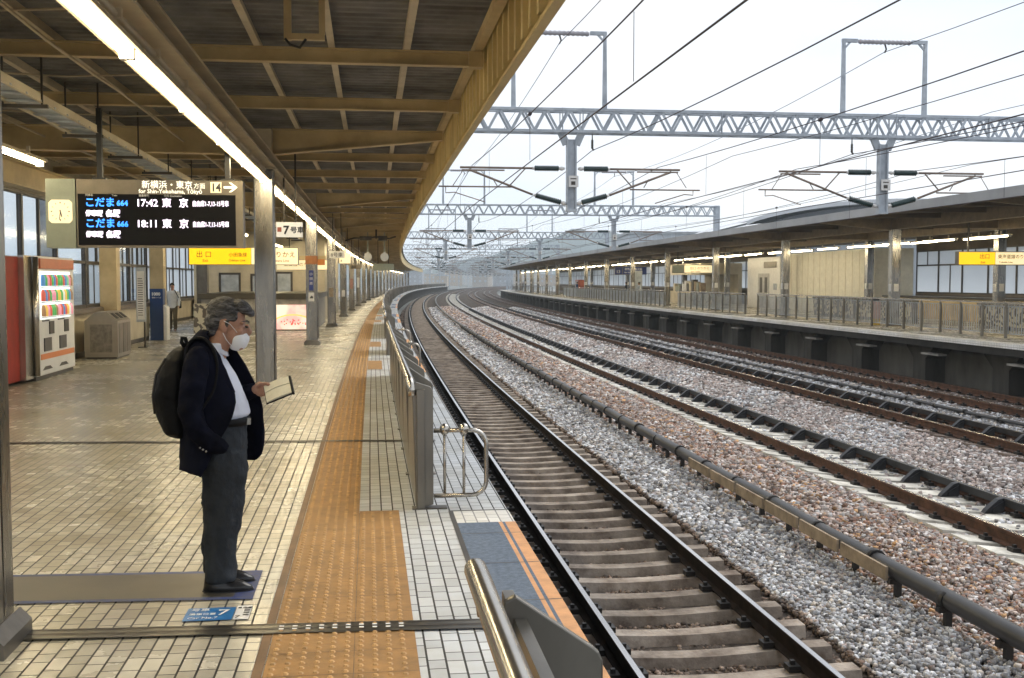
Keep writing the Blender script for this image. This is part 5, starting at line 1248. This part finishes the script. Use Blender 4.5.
# body: head, neck, torso, arms, hands, legs as one surface
m = MB()
tl = 24
blob(m, (X(231), 0, Z(318)), (.098, .076, .108), rotY(tl))                  # cranium
blob(m, (X(237), 0, Z(333)), (.068, .060, .082), rotY(tl+8))                # face
blob(m, (X(240), 0, Z(343)), (.045, .045, .035), rotY(30))                  # jaw
m2 = [(X(249.5), 0, Z(325)), (X(252.0), 0, Z(331)), (X(250.5), 0, Z(333.5))]
limb(m, m2, [.011, .014, .012], 8)                                           # nose
for e in (-1, 1): blob(m, (X(228.5), e*.074, Z(327)), (.019, .008, .030), rotY(-12)); blob(m, (X(245.5), e*.035, Z(321.5)), (.014, .02, .009), rotY(30)); blob(m, (X(243), e*.045, Z(330)), (.02, .018, .02))
limb(m, [(X(219), 0, Z(352)), (X(226), 0, Z(332))], [.064, .058], 14)        # neck
loft(m, [(X(216), 0, Z(455), .08, .07, .12), (X(214), 0, Z(430), .14, .11, .15), (X(217), 0, Z(400), .16, .14, .155), (X(212), 0, Z(370), .11, .13, .16), (X(208), 0, Z(350), .06, .08, .14), (X(212), 0, Z(342), .05, .05, .06)])
hj = 1
limb(m, [(X(206), -.175, Z(355)), (X(200), -.238, Z(402)), (X(206), -.238, Z(421)), (X(216), -.224, Z(433)), (X(220), -.18, Z(438))], [.05, .040, .036, .030, .034], 10)
limb(m, [(X(206), .165, Z(352)), (X(222), .235, Z(398)), (X(250), .12, Z(391)), (X(257), .075, Z(389))], [.05, .042, .029, .027], 10)
for cy, dx in ((-.095, 0), (.095, -.035)):
    limb(m, [(X(224)+dx*.3, cy, Z(455)), (X(224)+dx, cy, Z(515)), (X(220)+dx, cy, Z(572))], [.065, .050, .040], 12)
    blob(m, (X(226)+dx, cy, .035), (.10, .034, .022))
# left hand closing on the book
hb = Vector((X(261), .045, Z(388.5)))
blob(m, hb, (.040, .018, .045), Matrix.Rotation(rad(-25), 3, 'Y'))
for i, l in enumerate((.9, 1, .95, .78)):
    z = Z(383+i*3.6); y0 = .05
    limb(m, [(X(263), y0, z), (X(267), .062, z-.002), (X(272), .058, z-.004-.004*i), (X(276.5)*l+X(266)*(1-l), .045, z-.006-.005*i)], [.0105, .010, .009, .008], 8)
limb(m, [(X(259), .03, Z(385)), (X(263), .0, Z(382.5)), (X(267), -.020, Z(382)), (X(270.5), -.026, Z(383))], [.013, .012, .0105, .009], 8)
finish(m, 'body', M_skin, man, .0045, 3)
# eyes, brows
for e in (-1, 1):
    m = MB(); blob(m, (X(249.6), e*.028, Z(326)), (.010, .013, .006), rotY(20)); finish(m, 'eye', M_brow, man, 0, 0)
    m = MB(); limb(m, [(X(245), e*.050, Z(320.8)), (X(249), e*.038, Z(320.2)), (X(251.3), e*.018, Z(321.5))], [.002, .0032, .0025], 6); finish(m, 'eyebrow', M_hair, man, 0, 0)
# hair
m = MB()
blob(m, (X(228.5), 0, Z(311)), (.104, .084, .088), rotY(12))
blob(m, (X(219.5), 0, Z(320)), (.062, .080, .072), rotY(5))
blob(m, (X(246), -.01, Z(306.5)), (.062, .062, .036), rotY(38))
blob(m, (X(253), -.012, Z(312)), (.030, .045, .022), rotY(52))
blob(m, (X(217), 0, Z(331)), (.040, .060, .030), rotY(20))
for e in (-1, 1): blob(m, (X(236), e*.062, Z(316)), (.036, .020, .030), rotY(12)); blob(m, (X(231.5), e*.072, Z(322.5)), (.012, .010, .022))
finish(m, 'hair', M_hair, man, .005, 9, .0035, .02)
# mask
m = MB(); blob(m, (X(239.5), 0, Z(338.5)), (.061, .062, .066), rotY(24), 24, 16)
o_ = m
keep = []
finish_m = finish(m, 'face_mask', M_mask, man, 0, 0, 0)
bmx = bmesh.new(); bmx.from_mesh(finish_m.data)
dv = [v for v in bmx.verts if (v.co.x-X(239.5))*.94+(v.co.z-Z(338.5))*(-.34) < -.026]
bmesh.ops.delete(bmx, geom=dv, context='VERTS'); 
for v in bmx.verts:
    if abs(v.co.y) < .028: v.co.x += .010*(1-abs(v.co.y)/.028)
    v.co.x += .0022*sin((v.co.z)*420)
bmx.to_mesh(finish_m.data); bmx.free()
q = finish_m.modifiers.new('so', 'SOLIDIFY'); q.thickness = .003
q = finish_m.modifiers.new('ss', 'SUBSURF'); q.levels = q.render_levels = 1
for e in (-1, 1):
    m = MB(); m.tube([(X(241), e*.060, Z(331)), (X(235), e*.074, Z(323)), (X(229), e*.084, Z(319.5))], .0016, 6); m.tube([(X(237), e*.060, Z(346)), (X(231), e*.074, Z(338)), (X(228), e*.084, Z(331))], .0016, 6); m.build('mask_strap', M_mask, finish_m)
# shirt
m = MB(); loft(m, [(X(214), 0, Z(421), .160, .12, .150), (X(215), 0, Z(414.5), .195, .14, .165), (X(216), 0, Z(411), .208, .14, .168), (X(214), 0, Z(400), .205, .16, .172), (X(212), 0, Z(388), .19, .165, .172), (X(211), 0, Z(372), .155, .16, .17), (X(210), 0, Z(357), .105, .14, .165), (X(213), 0, Z(350), .085, .085, .10), (X(217.5), 0, Z(346), .078, .070, .074), (X(218), 0, Z(341), .078, .070, .070)])
limb(m, [(X(208), -.14, Z(352)), (X(200), -.16, Z(372))], [.05, .05]); limb(m, [(X(208), .14, Z(352)), (X(200), .16, Z(372))], [.05, .05])
sh = finish(m, 'shirt', M_shirt, man, .006, 5, .010, .10)
m = MB()
nc = 26
for i in range(nc+1):
    a = pi*.06+(2*pi-.12*pi)*i/nc; c_, s_ = cos(a), sin(a); dz = -.055*(c_+1)/2+.020*(1-c_)/2
    for rr, zz in ((.064, .038), (.069, .040), (.079, .0), (.074, -.002)):
        m.v.append((X(217.5)+rr*c_*1.06, rr*s_, Z(345)+dz+zz))
for i in range(nc):
    for j in range(3): a = i*4+j; m.face([a, a+1, a+5, a+4])
fix_normals(m.build('shirt_collar', M_shirt, man, smooth=True))
m = MB()
for i in range(4): blob(m, (X(228+i*6.2)+.012*i, -.02, Z(360+i*12)), (.004, .006, .006))
# trousers
m = MB()
loft(m, [(X(222), 0, Z(470), .125, .13, .18), (X(222), 0, Z(440), .135, .135, .185), (X(222), 0, Z(419), .145, .14, .17), (X(222), 0, Z(414), .145, .135, .165)])
def leg(cy, dx):
    loft(m, [(X(220)+dx, cy, .066, .086, .088, .085), (X(219.5)+dx, cy, .11, .09, .09, .088), (X(219)+dx, cy, .24, .093, .095, .088), (X(222)+dx*.8, cy, .45, .118, .11, .096), (X(224)+dx*.5, cy*.98, .66, .135, .13, .105), (X(223)+dx*.2, cy*.9, .80, .135, .135, .105)], 24)
leg(-.095, 0.0); leg(.095, -.04)
tr_ = finish(m, 'trousers', M_trou, man, .007, 3, .030, .085); tr_.location.x = .018; tr_.scale = (.95, 1, 1)
m = MB(); loft(m, [(X(222), 0, Z(421.5), .166, .15, .177), (X(222), 0, Z(415), .170, .15, .177)]); finish(m, 'belt', M_belt, man, 0, 0)
m = MB(); m.box(X(222)+.15, X(222)+.178, -.055, -.015, Z(421.5), Z(415)); m.build('belt_buckle', M_steel, man)
# shoes
for cy, dx in ((-.095, 0.0), (.095, .004)):
    m = MB(); b_ = X(206)+dx if cy < 0 else X(204)
    ln_ = .275
    loft(m, [(b_+.12, cy, .002, .155, .12, .044), (b_+.12, cy, .014, .160, .122, .050), (b_+.12, cy, .032, .152, .118, .050), (b_+.10, cy, .055, .13, .095, .044), (b_+.075, cy, .085, .08, .065, .038), (b_+.065, cy, .105, .05, .05, .034)], 24)
    sh_ = finish(m, 'shoe', M_shoe, man, .005, 2)
    m = MB(); loft(m, [(b_+.12, cy, .0, .162, .126, .053), (b_+.12, cy, .012, .162, .126, .053)], 24); m.build('sole', M_black, sh_)
    m = MB(); m.bar((b_+.15, cy-.04, .07), (b_+.16, cy+.0, .078), .022, .008); m.build('shoe_strap', M_belt, sh_)
# jacket: open shell
def crom(p, n):
    out = []; k = len(p)
    for i in range(k-1):
        p0, p1, p2, p3 = p[max(i-1, 0)], p[i], p[i+1], p[min(i+2, k-1)]
        for j in range(n):
            t = j/n; out.append(tuple(.5*((2*b)+(-a+c)*t+(2*a-5*b+4*c-d)*t*t+(-a+3*b-3*c+d)*t**3) for a, b, c, d in zip(p0, p1, p2, p3)))
    out.append(tuple(p[-1])); return out
#        z       xb(back) cx     w     near-edge x,y     far-edge x,y
JK = [(Z(329.5), X(206.0), X(216), .072, X(206), .060, X(222), .060),
      (Z(335), X(201.0), X(214), .085, X(211), .078, X(228), .070),
      (Z(341), X(195.0), X(211), .150, X(215), .095, X(232), .070),
      (Z(348), X(190.0), X(209), .182, X(221), .110, X(236), .070),
      (Z(360), X(188.0), X(208), .205, X(228), .130, X(242), .085),
      (Z(374), X(186.0), X(208), .212, X(235), .145, X(250), .095),
      (Z(390), X(186.0), X(209), .212, X(240.5), .150, X(258), .110),
      (Z(405), X(187.0), X(210), .212, X(240), .165, X(261.5), .120),
      (Z(418), X(187.0), X(210), .212, X(234), .185, X(262), .130),
      (Z(432), X(186.5), X(209), .216, X(226), .195, X(262), .135),
      (Z(447), X(185.5), X(208), .220, X(219), .208, X(262), .140),
      (Z(457), X(185.0), X(207), .224, X(212), .212, X(260), .145),
      (Z(463), X(185.0), X(206), .226, X(206), .220, X(254), .150)]
rings = []
for z, xb, cx, w_, xn, yn, xf, yf in JK:
    rb = cx-xb
    def E(a, rx=rb): return (cx+rx*cos(rad(a)), w_*sin(rad(a)), z)
    near = [(xn, -yn, z), ((xn+cx)/2+.01, -(yn+w_)/2-.01, z), E(-95), E(-120), E(-150), (xb, 0, z)]
    far = [E(150), E(120), E(95), ((xf+cx)/2, (yf+w_)/2+.015, z), (xf, yf, z)]
    rings.append(crom(near+far, 4))
m = MB(); n_ = len(rings[0])
dz_ = [0]*n_
for j, r_ in enumerate(rings):
    for i, p in enumerate(r_):
        z = p[2]
        if j >= 11: z -= .02*max(0, 1-abs(i-4)/8.0)
        m.v.append((p[0], p[1], z))
for j in range(len(rings)-1):
    for i in range(n_-1): a = j*n_+i; m.face([a, a+1, a+n_+1, a+n_])
jk = finish(m, 'jacket', M_jack, man, 0, 0, .026, .11, solid=.009, sub=1)
# lapel and sleeves
m = MB()
limb(m, [(X(206.5), -.180, Z(355)), (X(203), -.222, Z(378)), (X(200.5), -.242, Z(404)), (X(206), -.242, Z(421)), (X(216), -.228, Z(433)), (X(223), -.205, Z(437)), (X(227), -.18, Z(439))], [.070, .070, .066, .062, .056, .052, .040], 18)
finish(m, 'sleeve', M_jack, jk, .008, 6, .026, .07)
m = MB()
limb(m, [(X(205), .195, Z(354)), (X(212), .245, Z(378)), (X(222), .262, Z(398)), (X(238), .19, Z(396)), (X(252), .115, Z(391))], [.078, .074, .064, .054, .046], 16)
finish(m, 'sleeve', M_jack, jk, .008, 4, .02, .09)
for e in (0, 1, 2):
    m = MB(); blob(m, (X(210)+e*.016, -.286-.0*e, Z(437.5)-.010*e), (.006, .004, .006), seg=8, rings=6); m.build('cuff_button', M_steel, jk)
m = MB()   # near lapel: folded strip along the edge
lp = [(X(207), -.077, Z(333)), (X(214), -.099, Z(342)), (X(221), -.116, Z(350)), (X(228), -.136, Z(361)), (X(234), -.148, Z(373)), (X(240), -.152, Z(388))]
for k, p in enumerate(lp):
    wq = [.0, .035, .05, .052, .036, .0][k]; p = Vector(p)
    m.v += [tuple(p+Vector((.004, -.006, .002))), tuple(p+Vector((-wq*.9, -.012-wq*.35, -wq*.2)))]
for k in range(5): a = 2*k; m.face([a, a+1, a+3, a+2])
o = m.build('lapel', M_jack, jk); q = o.modifiers.new('so', 'SOLIDIFY'); q.thickness = .004

# backpack (top-level: carried)
bp_ = thing('backpack', 'black backpack worn on the back of the reading man', 'backpack', loc=P(6.3, -.785, 0))
bp_.scale = (.95, .95, 1); bp_.location.z = .028
m = MB()
loft(m, [(X(180), -.02, Z(438), .03, .04, .12), (X(179), -.02, Z(433), .06, .095, .155), (X(178), -.02, Z(415), .07, .135, .17), (X(177), -.02, Z(395), .07, .142, .172), (X(178), -.02, Z(377), .065, .125, .165), (X(180), -.02, Z(362), .06, .095, .14), (X(183), -.02, Z(352), .05, .055, .09), (X(185), -.02, Z(349), .03, .03, .05)])
finish(m, 'pack_body', M_pack, bp_, .008, 5, .02, .12)
m = MB(); m.tube([(X(187), -.06, Z(352)), (X(183), -.07, Z(345)), (X(183.5), -.07, Z(340.5)), (X(186.5), -.065, Z(341)), (X(188), -.06, Z(347)), (X(190), -.05, Z(352))], .012, 8); m.build('grab_handle', M_pack, bp_)
m = MB(); m.tube([(X(168), -.12, Z(360)), (X(160), -.16, Z(375)), (X(157), -.175, Z(395)), (X(159), -.18, Z(412))], .007, 6); m.build('zip_seam', M_clip, bp_)
for e in (-1, 1):
    y = e*.13; m = MB(); pts = [(X(190), y*1.0, Z(356)), (X(193), y, Z(345)), (X(200), y, Z(341.0)), (X(208), y*1.05, Z(342.5)), (X(215), y*1.12, Z(350)), (X(219.5), y*1.2, Z(361)), (X(220.5), y*1.32, Z(374)), (X(217), y*1.55, Z(392)), (X(206), y*1.87, Z(408))]
    pts = crom(pts, 4)
    for i, p in enumerate(pts):
        p = Vector(p); t = Vector(pts[min(i+1, len(pts)-1)])-Vector(pts[max(i-1, 0)]); nrm = Vector((0, 1, 0)); 
        m.v += [tuple(p+Vector((0, -.028, .004))), tuple(p+Vector((0, .028, .004)))]
    for i in range(len(pts)-1): a = 2*i; m.face([a, a+1, a+3, a+2])
    o = m.build('shoulder_strap', M_pack, bp_, smooth=True); q = o.modifiers.new('so', 'SOLIDIFY'); q.thickness = .014; q.offset = 0
# book
bk = thing('book', 'small open book with cream pages and black cover in the left hand of the man', 'book', loc=P(6.3, -.805, 0))
o0 = Vector((X(265), -.005, Z(385))); u_ = Vector((X(289.5)-X(265), -.02, Z(375)-Z(385))); v_ = Vector((X(269.5)-X(265), -.125, Z(398.5)-Z(385))); n_v = u_.cross(v_).normalized()
if n_v.y > 0: n_v = -n_v
def bq(a0, a1, b0, b1, h0, h1, m, curve=0):
    k = 8; o = len(m.v)
    for i in range(k+1):
        a = a0+(a1-a0)*i/k; hh = curve*sin(pi*abs((a-a0)/(a1-a0)))
        for b, h in ((b0, h0), (b1, h0), (b1, h1+hh), (b0, h1+hh)): m.v.append(tuple(o0+u_*a+v_*b+n_v*h))
    for i in range(k):
        for j in range(4): q0, q1 = o+4*i+j, o+4*i+(j+1) % 4; m.face([q0, q1, q1+4, q0+4])
    m.face([o, o+1, o+2, o+3]); m.face([o+4*k+3, o+4*k+2, o+4*k+1, o+4*k])
m = MB(); bq(-.03, 1.05, -.03, 1.06, -.008, -.004, m); bq(.99, 1.06, .0, 1.05, -.014, .004, m); fix_normals(m.build('cover', M_belt, bk))
m = MB(); bq(0, 1.0, 0, .42, -.0035, .002, m, .010); fix_normals(m.build('page_block', M_page, bk)); m = MB(); bq(0, 1.0, .44, 1.0, -.0035, .0, m, .008); fix_normals(m.build('page_block', M_page, bk))

# ---- other people, small in the picture
def small_person(s, d, face, label, top, bottom, pose='stand', hairc=M_brow, bag=False, h=1.68):
    t = thing('person', label, 'person', loc=P(s, d, 0), rz=face); k = h/1.68
    st = .22 if pose == 'walk' else .0
    m = MB()
    blob(m, (.01, 0, 1.56*k), (.088, .070, .108)); limb(m, [(0, 0, 1.36*k), (.01, 0, 1.5*k)], [.055, .05], 10); limb(m, [(.09, 0, 1.555*k), (.10, 0, 1.535*k)], [.012, .014], 6)
    loft(m, [(0, 0, .85*k, .09, .10, .14), (0, 0, 1.1*k, .08, .09, .13), (0, 0, 1.3*k, .10, .10, .16), (0, 0, 1.4*k, .06, .07, .10)], 16)
    arms = []
    for e in (-1, 1):
        sw = .18*e if pose == 'walk' else .03
        a = [(0, e*.18, 1.34*k), (-.03+sw*.5, e*.23, 1.08*k), (.05+sw, e*.22, .86*k)]; arms.append(a)
        limb(m, a, [.045, .036, .028], 8); blob(m, (a[2][0]+.02, a[2][1], a[2][2]-.06), (.022, .016, .045))
        for f in range(4): limb(m, [(a[2][0]+.005+f*.011, a[2][1], a[2][2]-.09), (a[2][0]+.012+f*.011, a[2][1]-e*.006, a[2][2]-.13)], [.0075, .006], 5)
        limb(m, [(a[2][0]+.03, a[2][1], a[2][2]-.045), (a[2][0]+.05, a[2][1]-e*.01, a[2][2]-.09)], [.009, .007], 5)
    legs = []
    for e in (-1, 1):
        x1 = e*st; l_ = [(0, e*.085, .85*k), (.03+x1*.6, e*.09, .47*k), (x1, e*.09, .09)]; legs.append(l_); limb(m, l_, [.075, .05, .036], 10); blob(m, (x1+.06, e*.09, .04), (.12, .04, .035))
    finish(m, 'body', M_skin, t, .010, 2)
    m = MB(); blob(m, (-.008, 0, 1.595*k), (.098, .080, .090)); blob(m, (-.035, 0, 1.55*k), (.065, .074, .09)); finish(m, 'hair', hairc, t, .010, 2)
    m = MB(); loft(m, [(0, 0, .80*k, .125, .13, .175), (0, 0, 1.1*k, .12, .12, .16), (0, 0, 1.3*k, .13, .12, .19), (0, 0, 1.38*k, .09, .09, .15), (0, 0, 1.41*k, .06, .06, .07)], 20)
    for a in arms: limb(m, a[:2]+[tuple(Vector(a[1]).lerp(Vector(a[2]), .85))], [.062, .052, .042], 10)
    finish(m, 'top', top, t, .010, 3, .015, .1)
    m = MB(); loft(m, [(0, 0, .70*k, .12, .12, .165), (0, 0, .88*k, .12, .12, .16)], 20)
    for l_ in legs: limb(m, l_[:2]+[tuple(Vector(l_[1]).lerp(Vector(l_[2]), .97))], [.095, .07, .062], 12)
    finish(m, 'trousers', bottom, t, .010, 3, .015, .1)
    for l_ in legs: m = MB(); loft(m, [(l_[2][0]+.05, l_[2][1], .002, .14, .10, .045), (l_[2][0]+.05, l_[2][1], .05, .12, .09, .045), (l_[2][0]+.02, l_[2][1], .09, .05, .06, .04)], 14); finish(m, 'shoe', M_shoe, t, 0, 0, sub=1)
    return t
M_khaki = mat('khaki trousers', (.10, .085, .055), .85, var=.2); M_lshirt = mat('pale blue grey shirt', (.50, .52, .54), .8, var=.1)
small_person(39.2, -7.05, rad(-82), 'walking man in pale shirt and khaki trousers with black shoulder bag', M_lshirt, M_khaki, 'walk', h=1.7)
t = thing('shoulder_bag', 'black shoulder bag carried by the walking man in pale shirt', 'bag', loc=P(39.2, -7.05, 0), rz=rad(-82))
m = MB(); m.box(-.12, .14, .20, .30, .80, 1.05); o = m.build('bag_body', M_pack, t); q = o.modifiers.new('b', 'BEVEL'); q.width = .03; q.segments = 3
m = MB(); pts = crom([(0, .25, 1.04), (.10, .20, 1.2), (.12, .12, 1.36), (.0, .08, 1.44), (-.12, .12, 1.36), (-.06, .24, 1.04)], 4); m.tube(pts, .014, 6); m.build('bag_strap', M_pack, t)
M_dsuit = mat('black coat', (.015, .015, .02), .8, var=.1); M_blu = mat('blue jacket', (.04, .07, .16), .8, var=.1)
small_person(s_for(626, 21.6), 21.6, rad(170), 'person in dark coat standing by a column on the opposite platform below the blue sign', M_dsuit, M_dsuit)
small_person(s_for(577, 21.2), 21.2, rad(200), 'person in blue jacket standing beyond the orange machine on the opposite platform', M_blu, M_dsuit, 'walk')
small_person(s_for(639, 20.2), 20.2, rad(180), 'person with white top and black trousers near the railing gap of the opposite platform', M_lshirt, M_dsuit)
small_person(s_for(523, 21.0), 21.0, rad(180), 'person in dark coat far down the opposite platform', M_dsuit, M_dsuit)
